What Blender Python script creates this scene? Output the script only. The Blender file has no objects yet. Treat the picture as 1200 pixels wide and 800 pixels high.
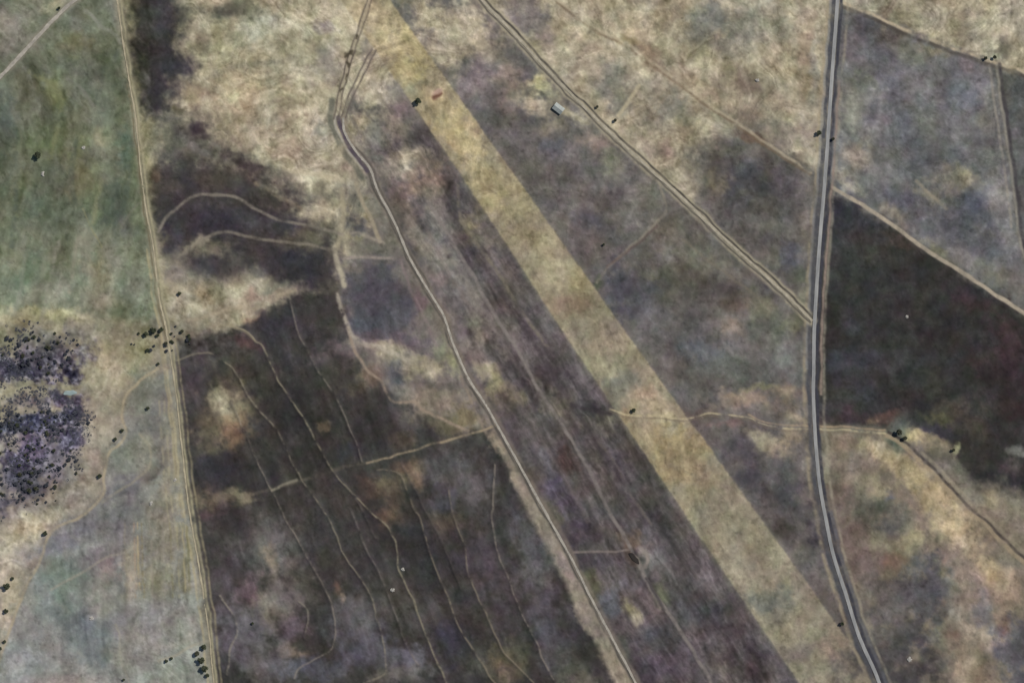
import bpy, bmesh, math, random
import numpy as np

# ---------------------------------------------------------------- plan units
# The site plan is drawn in plan units: 1 unit = 1.85 m on the ground,
# x to the east (0..1200), v to the south (0..800).
S = 1.85
def WX(u): return (np.asarray(u, float) - 600.0) * S
def WY(v): return (400.0 - np.asarray(v, float)) * S

scene = bpy.context.scene
col = scene.collection
rng = np.random.default_rng(7)
random.seed(7)

# ---------------------------------------------------------------- noise
TAB = rng.random((16, 256, 256)).astype(np.float32)
def vnoise(x, y, k=0):
    """value noise in -1..1"""
    xf = np.floor(x); yf = np.floor(y)
    fx = (x - xf).astype(np.float32); fy = (y - yf).astype(np.float32)
    xi = xf.astype(np.int64) & 255; yi = yf.astype(np.int64) & 255
    x1 = (xi + 1) & 255; y1 = (yi + 1) & 255
    fx = fx * fx * (3 - 2 * fx); fy = fy * fy * (3 - 2 * fy)
    T = TAB[k % 16]
    a = T[xi, yi]; b = T[x1, yi]; c = T[xi, y1]; d = T[x1, y1]
    v = (a + (b - a) * fx) * (1 - fy) + (c + (d - c) * fx) * fy
    return v * 2 - 1
def fbm(x, y, s, k=0, n=3):
    t = 0; amp = 1.0; tot = 0
    ca, sa = math.cos(.6), math.sin(.6)
    for i in range(n):
        t = t + amp * vnoise(x / s + 17.3 * i + 5 * k, y / s + 9.1 * i + 3 * k, k + i)
        tot += amp; amp *= .55; s = s * .48
        x, y = x * ca - y * sa, x * sa + y * ca
    return t / tot * 1.35

# ---------------------------------------------------------------- sheet grid
def axis(lo, hi, step):
    core = np.arange(lo, hi + step * .5, step)
    g = []; d = step
    while sum(g) < 9000:
        d *= 1.25; g.append(d)
    c = np.cumsum(g)
    return np.concatenate([(core[0] - c)[::-1], core, core[-1] + c])
xs = axis(-110, 1310, 1.2)
vs = axis(-90, 890, 1.2)
NX, NV = len(xs), len(vs)
X, V = np.meshgrid(xs, vs)            # shape (NV, NX)
X = X.astype(np.float64); V = V.astype(np.float64)
WU = X + 7.0 * fbm(X, V, 30, 1, 3) + 2.4 * fbm(X, V, 6, 3, 2)
WV = V + 7.0 * fbm(X, V, 30, 5, 3) + 2.4 * fbm(X, V, 6, 7, 2)
LU = X + 1.3 * fbm(X, V, 18, 2, 2)
LV = V + 1.3 * fbm(X, V, 18, 6, 2)
E1 = fbm(X, V, 16, 9, 4)
E2 = fbm(X, V, 7, 11, 3)
E3 = fbm(X, V, 3.4, 13, 2)
STK = fbm(X * 1.0, V * .16, 3.2, 4, 3)        # north-south streaks left by machines
COL = np.zeros((NV, NX, 3), np.float32)
COL[:] = (112, 105, 96)

def win(x0, x1, y0, y1):
    i0 = max(0, np.searchsorted(xs, x0) - 1); i1 = min(NX, np.searchsorted(xs, x1) + 1)
    j0 = max(0, np.searchsorted(vs, y0) - 1); j1 = min(NV, np.searchsorted(vs, y1) + 1)
    return slice(j0, j1), slice(i0, i1)
def sm(t):
    t = np.clip(t, 0, 1); return t * t * (3 - 2 * t)
def put(w, c, m):
    COL[w] += (np.array(c, np.float32) - COL[w]) * m[..., None].astype(np.float32)

def seg_d(px, py, pts, closed=False):
    d = np.full(px.shape, 1e9)
    n = len(pts)
    for i in range(n if closed else n - 1):
        (ax, ay), (bx, by) = pts[i], pts[(i + 1) % n]
        dx, dy = bx - ax, by - ay
        t = np.clip(((px - ax) * dx + (py - ay) * dy) / (dx * dx + dy * dy + 1e-9), 0, 1)
        np.minimum(d, np.hypot(px - ax - t * dx, py - ay - t * dy), out=d)
    return d
def inside(px, py, pts):
    r = np.zeros(px.shape, bool); n = len(pts)
    for i in range(n):
        (ax, ay), (bx, by) = pts[i], pts[(i + 1) % n]
        if ay == by: continue
        r ^= ((ay > py) != (by > py)) & (px < (bx - ax) * (py - ay) / (by - ay) + ax)
    return r
def poly(pts, c, soft=4, a=1.0, warp=1.0, er=0.0):
    """an area of ground cover with an outline worn by nature"""
    p = np.array(pts, float)
    w = win(p[:, 0].min() - 25, p[:, 0].max() + 25, p[:, 1].min() - 25, p[:, 1].max() + 25)
    px = X[w] + (WU[w] - X[w]) * warp; py = V[w] + (WV[w] - V[w]) * warp
    d = seg_d(px, py, pts, True)
    d = np.where(inside(px, py, pts), d, -d)
    put(w, c, sm((d + (.6 * er + .35 * soft) * E2[w] + (.15 * soft) * E3[w]) / (soft * 1.6) * .5 + .5) * a)
def blob(x, y, rx, ry, ang, c, a=.8, rag=.5):
    """a patch of another soil or grass: ragged ellipse"""
    R = max(rx, ry) * 1.7 + 12
    w = win(x - R, x + R, y - R, y + R)
    t = math.radians(ang); dx = WU[w] - x; dy = WV[w] - y
    u = (dx * math.cos(t) + dy * math.sin(t)) / rx
    v = (-dx * math.sin(t) + dy * math.cos(t)) / ry
    r = np.sqrt(u * u + v * v)
    put(w, c, sm((1.55 - r + rag * E1[w] + .26 * E2[w] + .1 * E3[w]) / 1.35) * min(a * 1.14, .96))
def smooth(pts, n=6):
    p = [np.array(q, float) for q in pts]
    p = [2 * p[0] - p[1]] + p + [2 * p[-1] - p[-2]]
    out = []
    for i in range(1, len(p) - 2):
        for k in range(n):
            t = k / n
            out.append(.5 * (2 * p[i] + (p[i + 1] - p[i - 1]) * t + (2 * p[i - 1] - 5 * p[i] + 4 * p[i + 1] - p[i + 2]) * t * t
                             + (3 * p[i] - p[i - 1] - 3 * p[i + 1] + p[i + 2]) * t ** 3))
    out.append(p[-2])
    return [tuple(q) for q in out]
def line(pts, c, wd, a=.8, brk=.3, soft=1.6, off=0, n=4, ridge=0.0):
    """a worn trail, bank or verge of half width wd"""
    pts = smooth(pts, n)
    if off:
        pts = offset(pts, off)
    p = np.array(pts); R = wd + soft + 6
    # split in runs so that each run touches a small window
    for i in range(0, len(pts) - 1, 10):
        q = pts[i:i + 11]; qa = np.array(q)
        w = win(qa[:, 0].min() - R, qa[:, 0].max() + R, qa[:, 1].min() - R, qa[:, 1].max() + R)
        d = seg_d(LU[w], LV[w], q)
        m = sm((wd + soft - d) / (2 * soft)) * a * np.clip(1 + brk * (1.7 * E1[w] + 1.1 * E2[w] + .7 * E3[w]) - brk * .25, 0, 1.15)
        LM[w] = np.maximum(LM[w], 0)
        # keep overlapping ends of runs from adding up
        add = np.maximum(m - ACC[w], 0) / np.maximum(1 - ACC[w], 1e-3)
        ACC[w] = np.maximum(ACC[w], m)
        if ridge: RIDGE[w] = np.maximum(RIDGE[w], ridge * np.exp(-(d / (wd + 1.2)) ** 2))
        put(w, c, np.clip(add, 0, 1))
    ACC[:] = 0
def offset(pts, off):
    p = np.array(pts); t = np.gradient(p, axis=0); t /= np.linalg.norm(t, axis=1)[:, None] + 1e-9
    return [tuple(q) for q in p + off * np.stack([-t[:, 1], t[:, 0]], 1)]
LM = np.zeros((NV, NX), np.float32); RIDGE = np.zeros((NV, NX), np.float32); ACC = np.zeros((NV, NX), np.float32)

# ---------------------------------------------------------------- ways (plan units)
MAIN_ROAD = [(986, -110), (984, -40), (982, 0), (975, 95), (967.5, 200), (960, 292), (954.5, 380), (953.5, 430), (953, 462), (955.5, 512), (960, 562),
             (967, 602), (977, 650), (992, 697), (1007, 745), (1025, 785), (1033, 805), (1058, 860), (1080, 910)]
SIDE_ROAD = [(480, -110), (530, -50), (565, 0), (600, 36), (645, 85), (700, 140), (740, 178), (765, 201), (800, 232), (840, 271), (900, 326), (927, 351), (952, 376)]
WEST_ROAD = [(402, 138), (404, 155), (416, 176), (430, 192), (436, 203), (442, 222), (462, 260), (480, 302), (500, 337), (520, 370), (530, 400),
             (549, 443), (568, 472), (582, 497), (600, 529), (638, 598), (670, 655), (695, 705), (720, 752), (745, 800), (775, 862), (800, 912)]
WEST_EDGE = [(118, -110), (130, -50), (137, 0), (144, 50), (152, 100), (159, 140), (165, 200), (172, 250), (180, 292), (187, 350), (194, 380),
             (198, 405), (205, 450), (212, 512), (219, 575), (223, 605), (232, 657), (244, 737), (247, 770), (250, 800), (258, 860), (264, 910)]
NW_TRACK = [(-130, 205), (-60, 143), (0, 89), (37, 50), (62, 23), (82, 4), (110, -18), (170, -80)]
NE_EDGE = [(990, 4), (1030, 20), (1062, 35), (1112, 54), (1150, 67), (1195, 82), (1330, 130)]
E_EDGE = [(1168, 75), (1175, 125), (1182, 175), (1187, 205), (1193, 265), (1201, 300), (1215, 345)]
FIELD_EDGE = [(977, 221), (1025, 250), (1075, 285), (1125, 317), (1175, 350), (1200, 367), (1330, 450)]
NORTH_EDGE = [(655, 0), (695, 30), (735, 52), (765, 73), (800, 98), (830, 121), (860, 142), (900, 168), (950, 202)]
CROSS = [(715, 480), (730, 485), (775, 487), (800, 490), (835, 484), (875, 488), (900, 499), (950, 503), (978, 503), (1037, 507)]
CREEK_E = [(1040, 507), (1062, 520), (1078, 535), (1100, 557), (1125, 585), (1142, 601), (1165, 620), (1200, 655), (1330, 770)]
LINK = [(582, 498), (560, 506), (545, 510), (500, 522), (470, 532), (430, 541)]
STRIP = [(330, -105), (399, 0), (535, 198), (600, 297), (667, 400), (801, 600), (936, 800), (1008, 905), (1110, 905), (1031, 800), (888, 601), (741, 399), (600, 200), (457, 0), (385, -105)]

# ---------------------------------------------------------------- ground cover
# west paddock
poly([(-9000, -9000), (-400, -9000), (118, -110), (137, 0), (152, 100), (165, 200), (187, 350), (194, 385), (120, 372), (60, 362), (0, 372), (-9000, 500)], (108, 110, 97), 3, 1, .3)
for b in [(20, 25, 50, 30, -20, (138, 133, 124), .8), (62, 4, 22, 9, -40, (170, 160, 134), .8), (105, 28, 40, 25, 0, (124, 127, 116), .8), (132, 15, 8, 30, 0, (132, 130, 122), .7),
          (85, 55, 18, 14, 0, (112, 106, 80), .7), (55, 70, 30, 12, -30, (112, 112, 96), .6), (65, 110, 24, 18, 20, (118, 118, 84), .7), (102, 100, 24, 26, 0, (94, 95, 90), .7), (30, 95, 14, 26, 10, (100, 98, 84), .6),
          (5, 150, 15, 42, 0, (84, 90, 88), .8), (40, 140, 14, 30, 0, (100, 98, 86), .6), (65, 165, 32, 22, 0, (102, 110, 84), .7), (122, 158, 9, 18, 0, (150, 140, 116), .7), (145, 185, 8, 28, 5, (92, 108, 102), .7),
          (90, 140, 22, 16, 0, (120, 120, 102), .6), (130, 130, 14, 30, 0, (100, 106, 92), .6),
          (10, 230, 14, 60, 0, (92, 96, 86), .7), (30, 215, 16, 20, 0, (112, 112, 88), .6), (45, 250, 22, 35, 0, (88, 98, 90), .6), (70, 220, 20, 26, 0, (110, 108, 98), .6), (95, 210, 18, 30, 0, (116, 114, 86), .7),
          (125, 240, 22, 30, 20, (82, 90, 84), .75), (145, 262, 14, 20, 0, (92, 92, 96), .6), (108, 235, 8, 30, 0, (108, 116, 88), .6), (150, 215, 10, 22, 0, (102, 108, 90), .5),
          (30, 300, 40, 40, 0, (122, 121, 108), .7), (28, 325, 10, 30, 10, (92, 108, 92), .75), (8, 335, 12, 30, 0, (106, 114, 104), .7), (45, 312, 8, 28, 5, (98, 106, 92), .6), (90, 300, 30, 30, 0, (122, 118, 106), .6),
          (120, 320, 20, 30, 0, (140, 126, 108), .7), (150, 320, 26, 40, 0, (120, 122, 112), .8), (165, 350, 20, 26, 0, (128, 130, 120), .8), (110, 350, 24, 22, 0, (136, 128, 112), .7), (70, 345, 30, 20, 0, (130, 128, 118), .6), (40, 350, 40, 12, 0, (136, 132, 118), .6)]:
    blob(*b)
# creek line with scrub, west
poly([(-9000, 300), (0, 370), (60, 360), (110, 372), (195, 385), (206, 440), (170, 448), (146, 466), (144, 508), (126, 532), (119, 580), (98, 602), (60, 622), (28, 690), (4, 760), (-20, 820), (-9000, 4000)], (146, 134, 116), 9, 1, .8)
for b in [(60, 368, 40, 8, 0, (176, 164, 132), .8), (20, 374, 26, 7, -10, (165, 152, 126), .7), (150, 388, 40, 14, 0, (136, 126, 112), .7), (95, 388, 22, 12, 0, (122, 114, 112), .7), (120, 415, 24, 20, 0, (160, 142, 120), .7), (100, 420, 14, 14, 0, (120, 112, 108), .6), (165, 420, 20, 16, 0, (160, 152, 128), .7),
          (45, 415, 54, 26, 0, (92, 84, 96), .9), (25, 432, 40, 18, 0, (74, 70, 88), .85), (82, 437, 16, 14, 0, (64, 58, 84), .9), (40, 398, 40, 10, 0, (112, 106, 104), .7), (10, 400, 14, 14, 0, (132, 126, 104), .7),
          (15, 470, 20, 12, 0, (146, 132, 112), .85), (45, 476, 22, 8, -10, (136, 122, 118), .8), (100, 455, 10, 10, 0, (122, 116, 112), .6), (70, 468, 14, 10, 0, (66, 62, 86), .8),
          (20, 500, 50, 13, -6, (60, 70, 84), .95), (75, 487, 40, 12, -18, (62, 66, 86), .9), (40, 535, 50, 26, 0, (100, 92, 106), .85), (25, 560, 44, 26, 0, (82, 78, 94), .85), (65, 520, 30, 22, -20, (112, 104, 116), .7), (85, 510, 20, 20, 0, (86, 82, 96), .8),
          (110, 470, 14, 24, 10, (150, 134, 116), .6), (118, 505, 12, 26, 20, (148, 136, 118), .6), (3, 535, 5, 14, 0, (176, 170, 150), .8), (60, 545, 16, 22, 20, (140, 128, 132), .55), (90, 545, 16, 24, 20, (128, 122, 112), .6),
          (75, 590, 30, 14, -20, (140, 130, 112), .8), (30, 600, 36, 12, -12, (128, 118, 110), .7), (30, 622, 34, 16, -30, (172, 158, 126), .8), (12, 650, 20, 22, 0, (162, 150, 128), .6), (10, 700, 12, 40, 10, (166, 152, 124), .75), (35, 650, 14, 18, 20, (140, 130, 122), .6), (4, 590, 16, 10, 0, (76, 72, 88), .7), (130, 480, 12, 14, 0, (136, 130, 112), .6)]:
    blob(*b)
# south west paddock
poly([(206, 430), (168, 448), (148, 466), (145, 508), (127, 532), (121, 580), (98, 603), (60, 623), (30, 690), (5, 760), (-20, 830), (-130, 910), (-300, 2000), (270, 2000), (264, 910), (250, 800), (244, 737), (223, 605), (212, 512)], (130, 128, 120), 2.5, 1, .35)
for b in [(175, 465, 22, 34, 0, (122, 122, 114), .8), (195, 500, 12, 40, 0, (128, 122, 112), .6), (150, 540, 22, 26, -30, (122, 124, 112), .7), (180, 550, 26, 10, -40, (96, 84, 80), .75), (140, 572, 22, 10, -30, (104, 102, 108), .7), (172, 525, 10, 26, 0, (138, 136, 118), .5), (200, 560, 14, 50, 0, (142, 134, 112), .6),
          (120, 610, 50, 20, -20, (112, 108, 108), .8), (70, 635, 34, 14, -35, (122, 120, 124), .8), (110, 655, 40, 12, -25, (104, 98, 98), .7), (190, 630, 24, 46, 0, (132, 124, 108), .7), (140, 630, 20, 30, 0, (122, 114, 110), .5), (155, 665, 10, 32, 0, (156, 138, 112), .6), (130, 670, 10, 14, 0, (142, 120, 114), .6), (185, 680, 18, 34, 0, (118, 114, 92), .6), (220, 660, 8, 40, 5, (120, 116, 90), .6),
          (75, 690, 30, 34, 0, (112, 124, 112), .75), (50, 710, 20, 30, 0, (122, 130, 124), .6), (95, 740, 34, 30, 0, (106, 110, 112), .75), (120, 750, 10, 32, 0, (112, 122, 102), .5), (80, 720, 14, 18, 0, (96, 106, 98), .5), (110, 760, 18, 30, 20, (98, 104, 106), .55), (60, 770, 30, 34, 0, (136, 132, 124), .7), (20, 770, 26, 40, 0, (134, 136, 134), .8), (30, 740, 14, 30, 0, (132, 128, 122), .7),
          (180, 725, 40, 22, 0, (126, 120, 122), .7), (190, 785, 50, 16, -12, (134, 140, 128), .85), (165, 770, 30, 18, -30, (136, 132, 128), .7), (130, 700, 30, 18, 0, (126, 126, 112), .5), (215, 735, 24, 26, 0, (134, 132, 120), .6), (70, 800, 40, 14, 0, (138, 128, 120), .6), (205, 750, 22, 6, -20, (150, 142, 132), .5)]:
    blob(*b)
# north: pale dry grass east of the west fence
poly([(120, -110), (137, 0), (165, 200), (190, 385), (330, 380), (400, 330), (440, 260), (420, 180), (405, 120), (430, 40), (470, -60), (480, -110)], (160, 148, 122), 3, 1, .6)
for b in [(330, 40, 50, 30, 10, (158, 152, 126), .6), (345, 70, 50, 24, -20, (166, 156, 128), .6), (385, 75, 16, 20, 0, (128, 120, 110), .7), (335, 140, 20, 20, 0, (142, 124, 104), .7), (372, 165, 10, 20, 0, (118, 118, 108), .7), (300, 30, 24, 20, 0, (152, 150, 128), .6), (310, 60, 30, 10, 0, (150, 138, 108), .5), (365, 20, 20, 20, 0, (176, 166, 138), .6), (380, 32, 14, 8, 40, (136, 122, 122), .7), (390, 50, 10, 20, 0, (160, 150, 130), .5),
          (250, 55, 34, 40, 0, (156, 148, 116), .6), (236, 48, 12, 14, 30, (116, 104, 86), .7), (275, 45, 16, 14, 0, (128, 122, 96), .6), (232, 108, 20, 12, 0, (128, 110, 90), .7), (262, 65, 20, 14, 0, (164, 158, 122), .6), (285, 110, 28, 36, 0, (182, 160, 130), .75), (260, 140, 20, 26, 20, (156, 136, 112), .6), (276, 118, 6, 9, 0, (186, 178, 140), .7), (300, 150, 30, 20, 0, (172, 158, 130), .5), (345, 110, 50, 14, -8, (172, 160, 132), .5), (355, 185, 40, 24, 20, (168, 152, 128), .7), (330, 165, 26, 14, 20, (150, 128, 110), .5), (390, 175, 16, 30, 0, (172, 160, 136), .5), (360, 215, 40, 14, 0, (172, 160, 132), .8), (300, 210, 18, 10, 30, (150, 130, 108), .6),
          (270, 12, 28, 10, 0, (84, 82, 72), .8), (290, 6, 20, 12, 0, (110, 104, 84), .5), (215, 18, 12, 24, 0, (96, 92, 80), .7), (178, 168, 12, 24, 0, (142, 136, 112), .8), (195, 142, 12, 7, -30, (132, 122, 110), .7), (180, 195, 10, 10, 0, (150, 138, 118), .6)]:
    blob(*b)
poly([(145, -110), (205, -110), (208, 0), (212, 45), (226, 72), (222, 86), (208, 96), (204, 120), (198, 134), (178, 138), (166, 122), (156, 92), (149, 45), (144, 0)], (60, 57, 63), 10, .97, 1.3, 5)
blob(172, 97, 8, 9, 0, (112, 107, 108), .7); blob(200, 80, 6, 6, 0, (80, 76, 84), .6); blob(185, 20, 12, 20, 0, (74, 72, 78), .5); blob(165, 30, 6, 20, 0, (68, 64, 70), .6); blob(208, 128, 8, 8, 0, (84, 80, 62), .7)
poly([(192, 150), (215, 140), (228, 128), (240, 138), (248, 158), (262, 170), (300, 192), (330, 208), (345, 222), (400, 228), (402, 234), (345, 236), (330, 228), (300, 212), (262, 196), (230, 186), (205, 190), (192, 172)], (78, 73, 70), 13, .9, 1.1, 4)
for b in [(233, 150, 12, 9, 30, (58, 50, 56), .8), (215, 180, 24, 16, 0, (92, 88, 80), .7), (228, 172, 18, 6, 20, (116, 112, 108), .5), (290, 195, 20, 8, 30, (64, 56, 58), .7), (260, 185, 18, 10, 20, (90, 84, 80), .6), (195, 160, 6, 12, 0, (120, 114, 100), .5)]:
    blob(*b)
# dark ploughed bay between the arching banks
poly([(166, 205), (190, 190), (240, 188), (300, 205), (318, 232), (352, 240), (352, 258), (395, 268), (398, 300), (400, 330), (392, 345), (330, 340), (300, 320), (262, 330), (225, 322), (200, 308), (186, 280), (175, 235)], (64, 59, 62), 10, .96, .9, 4)
for b in [(250, 255, 50, 20, 0, (62, 57, 68), .7), (200, 215, 20, 18, 0, (78, 70, 66), .7), (260, 210, 34, 12, 10, (82, 74, 70), .7), (180, 205, 8, 8, 0, (100, 80, 70), .6), (245, 292, 26, 12, -14, (118, 108, 92), .85), (232, 286, 16, 8, -40, (140, 132, 112), .8), (210, 300, 12, 8, 0, (112, 104, 98), .7), (205, 285, 10, 14, 0, (70, 66, 80), .7), (275, 300, 12, 12, 0, (84, 78, 72), .7), (345, 308, 40, 20, 0, (60, 56, 66), .7), (330, 265, 30, 12, 10, (70, 66, 74), .6), (370, 280, 26, 10, 0, (112, 106, 86), .75), (340, 285, 20, 6, 0, (92, 86, 76), .6), (312, 232, 26, 14, 20, (64, 58, 60), .85), (235, 318, 20, 14, 0, (66, 60, 76), .6), (300, 262, 20, 8, 0, (80, 76, 80), .6)]:
    blob(*b)
poly([(186, 310), (205, 308), (232, 324), (262, 332), (300, 322), (330, 340), (345, 348), (325, 360), (300, 372), (280, 384), (255, 388), (225, 400), (205, 402), (192, 370), (187, 335)], (146, 136, 114), 12, .92, 1.0, 3)
for b in [(205, 322, 14, 12, 0, (120, 114, 108), .7), (215, 355, 24, 12, 0, (178, 164, 136), .8), (240, 345, 10, 10, 0, (190, 166, 136), .6), (265, 345, 20, 14, 0, (142, 140, 112), .6), (215, 385, 26, 10, 0, (110, 104, 92), .6), (290, 355, 14, 14, 0, (160, 140, 116), .6), (297, 345, 8, 8, 0, (142, 112, 96), .6), (325, 348, 24, 9, -24, (162, 144, 122), .85), (300, 372, 14, 6, -20, (130, 92, 76), .6), (255, 392, 20, 6, 0, (92, 80, 78), .6), (320, 336, 20, 5, -15, (126, 122, 104), .6), (250, 372, 26, 10, 0, (126, 118, 98), .5)]:
    blob(*b)
for pts, c, wd, a in [
    ([(292, 140), (300, 118), (322, 104), (345, 104), (366, 112), (372, 130), (366, 148), (350, 160)], (182, 166, 138), 3.0, .5),
    ([(300, 150), (312, 126), (332, 116), (352, 122), (358, 138), (346, 152), (330, 158)], (136, 118, 102), 3.0, .4),
    ([(270, 100), (300, 90), (330, 88), (362, 92), (385, 104)], (186, 172, 142), 3.0, .45),
    ([(240, 92), (262, 82), (290, 76), (330, 72), (360, 64)], (132, 126, 108), 3.0, .35),
    ([(262, 112), (268, 135), (282, 160), (305, 182), (335, 196), (370, 204), (402, 210)], (186, 170, 140), 2.6, .45),
    ([(252, 125), (262, 150), (290, 178)], (120, 104, 90), 2.4, .4),
    ([(320, 40), (335, 56), (342, 76), (336, 92)], (130, 122, 104), 3, .35),
    ([(372, 30), (388, 55), (396, 78)], (182, 170, 146), 3, .4),
    ([(215, 176), (228, 168), (246, 168), (258, 176), (250, 190)], (128, 122, 112), 1.6, .5),
    ([(205, 150), (222, 162), (240, 158)], (108, 102, 96), 1.6, .4),
    ([(300, 205), (325, 218), (350, 236), (372, 238)], (70, 62, 62), 2.4, .55),
    ([(300, 215), (330, 232), (352, 244)], (150, 132, 106), 2.2, .5)]:
    line(pts, c, wd, a, .6, 2.6)
# south field, dark fallow with contour banks
poly([(206, 425), (212, 400), (250, 392), (290, 378), (330, 356), (348, 344), (395, 338), (404, 365), (416, 400), (428, 430), (455, 455), (480, 470), (545, 503), (582, 500), (600, 530), (640, 605), (690, 702), (718, 755), (745, 805), (800, 915), (900, 2000), (280, 2000), (264, 910), (250, 800), (232, 657), (219, 575)], (64, 60, 60), 3, .97, .5, 2)
for b in [(235, 425, 26, 10, -10, (92, 86, 76), .7), (225, 450, 16, 40, 10, (78, 68, 74), .8), (262, 452, 22, 30, 20, (80, 72, 62), .7), (272, 480, 26, 26, 50, (134, 122, 96), .85), (262, 475, 10, 24, -30, (158, 148, 120), .75), (275, 505, 20, 18, 0, (124, 96, 76), .75), (245, 512, 20, 18, 0, (112, 102, 80), .7), (240, 490, 14, 14, 0, (82, 74, 66), .5), (258, 548, 30, 16, 0, (60, 56, 68), .7), (262, 585, 36, 10, 0, (112, 96, 80), .75), (280, 582, 22, 5, 5, (146, 132, 106), .6), (250, 602, 20, 10, 0, (84, 66, 72), .7),
          (290, 400, 18, 8, 20, (84, 58, 62), .6), (330, 385, 30, 26, 0, (62, 58, 66), .6), (375, 420, 20, 10, 0, (96, 80, 86), .75), (405, 410, 22, 12, 0, (104, 88, 90), .8), (395, 440, 20, 20, 0, (74, 70, 62), .6), (430, 450, 20, 14, 0, (106, 98, 78), .75), (435, 470, 20, 24, 0, (74, 70, 70), .6), (470, 490, 26, 12, 20, (90, 80, 80), .7), (520, 500, 26, 12, 20, (94, 84, 66), .75), (350, 480, 44, 40, 60, (56, 53, 52), .6), (430, 500, 30, 30, 0, (60, 57, 60), .6), (378, 500, 4, 6, 30, (118, 98, 82), .6), (415, 525, 16, 12, 0, (62, 60, 76), .6), (470, 515, 14, 12, 0, (88, 76, 62), .6),
          (480, 545, 26, 10, -15, (100, 80, 66), .75), (485, 560, 10, 14, 10, (130, 106, 84), .7), (450, 575, 28, 18, 20, (88, 74, 62), .7), (460, 565, 14, 12, 0, (104, 94, 76), .6), (425, 580, 16, 24, 0, (80, 66, 60), .6), (525, 545, 30, 26, 0, (86, 84, 84), .8), (550, 570, 30, 30, 0, (92, 86, 90), .7), (520, 585, 16, 16, 0, (82, 74, 92), .6), (455, 605, 20, 12, 0, (116, 94, 80), .75), (520, 610, 26, 14, 0, (90, 78, 66), .7), (490, 640, 30, 40, 0, (62, 58, 62), .7), (560, 650, 24, 40, 0, (84, 72, 80), .7), (590, 700, 20, 40, 0, (80, 70, 78), .6),
          (310, 640, 40, 36, 30, (98, 94, 92), .8), (318, 655, 10, 20, -30, (136, 116, 96), .6), (325, 700, 34, 30, 0, (108, 100, 96), .8), (310, 720, 12, 24, 0, (132, 122, 112), .7), (305, 715, 24, 14, 0, (120, 114, 102), .6), (345, 735, 20, 14, 0, (106, 82, 98), .6), (395, 692, 6, 9, -10, (118, 88, 76), .6), (400, 702, 3, 4, 0, (150, 124, 104), .6), (285, 620, 24, 20, 0, (70, 64, 66), .6), (270, 680, 24, 36, 0, (82, 74, 80), .7), (292, 690, 12, 20, 30, (116, 84, 98), .6), (280, 745, 28, 34, 0, (98, 90, 98), .8), (265, 725, 10, 20, 0, (98, 94, 100), .6), (340, 765, 20, 8, 0, (132, 110, 94), .6), (310, 775, 34, 24, 0, (108, 100, 104), .7), (365, 785, 30, 14, 0, (84, 80, 100), .7), (420, 730, 36, 30, 0, (92, 88, 94), .75), (440, 765, 40, 20, 0, (88, 82, 98), .7), (350, 670, 20, 20, 0, (86, 80, 76), .6),
          (460, 690, 26, 30, 60, (78, 74, 72), .6), (485, 770, 14, 22, -40, (118, 110, 128), .7), (500, 725, 30, 20, 0, (84, 82, 82), .6), (530, 750, 20, 24, 0, (62, 58, 78), .6), (540, 700, 16, 30, 0, (66, 62, 62), .6), (460, 790, 40, 12, 0, (104, 98, 92), .7), (585, 775, 16, 12, 0, (110, 96, 74), .6), (595, 790, 14, 14, 0, (124, 104, 86), .6), (560, 780, 18, 14, 0, (86, 84, 76), .6), (620, 640, 16, 40, -25, (88, 86, 92), .7), (630, 700, 20, 36, -25, (98, 88, 96), .8), (650, 740, 24, 30, -25, (84, 78, 90), .7), (660, 780, 30, 20, 0, (88, 86, 84), .7), (610, 770, 14, 20, 0, (94, 88, 74), .6), (680, 800, 26, 14, 0, (104, 96, 84), .6), (640, 670, 10, 14, 0, (112, 108, 108), .6)]:
    blob(*b)
# slopes beside the west road
poly([(404, 300), (440, 300), (470, 310), (480, 350), (500, 385), (520, 405), (545, 450), (575, 497), (545, 503), (500, 480), (470, 465), (450, 450), (425, 420), (410, 390), (402, 350)], (112, 102, 98), 9, .95, .9)
poly([(405, 322), (420, 312), (462, 312), (478, 340), (484, 372), (480, 398), (440, 402), (418, 388), (406, 350)], (86, 82, 94), 6, .95, 1.0, 3)
for b in [(440, 360, 30, 30, 0, (78, 76, 92), .6), (485, 400, 18, 12, 0, (106, 88, 100), .7), (490, 350, 10, 20, -20, (112, 90, 96), .7), (445, 405, 34, 7, 8, (158, 144, 126), .75), (480, 425, 30, 12, 15, (158, 148, 122), .8), (465, 412, 20, 8, 10, (166, 156, 132), .6), (440, 395, 14, 8, 0, (96, 72, 86), .6), (465, 440, 12, 20, 0, (84, 84, 94), .85), (500, 435, 26, 14, 0, (152, 140, 114), .8), (510, 470, 30, 16, 0, (126, 112, 98), .8), (520, 455, 26, 4, 0, (84, 78, 72), .5), (530, 425, 10, 24, -20, (142, 138, 104), .7), (545, 490, 20, 14, 0, (108, 98, 70), .7), (515, 410, 8, 14, 0, (120, 122, 96), .6), (435, 440, 14, 10, 0, (116, 96, 84), .7)]:
    blob(*b)
# ground north of it
for b in [(415, 225, 12, 24, -10, (128, 120, 108), .7), (420, 262, 18, 12, 10, (84, 80, 86), .85), (435, 245, 8, 20, -25, (112, 108, 100), .6), (425, 285, 26, 10, 5, (116, 108, 96), .8), (430, 305, 26, 8, 0, (104, 96, 98), .7), (455, 275, 10, 20, -20, (112, 106, 98), .7), (450, 230, 10, 26, -20, (120, 108, 96), .6), (470, 320, 10, 24, -25, (120, 110, 104), .6), (415, 200, 10, 20, -20, (140, 124, 108), .6), (412, 225, 5, 8, 0, (100, 96, 88), .6)]:
    blob(*b)
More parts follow.
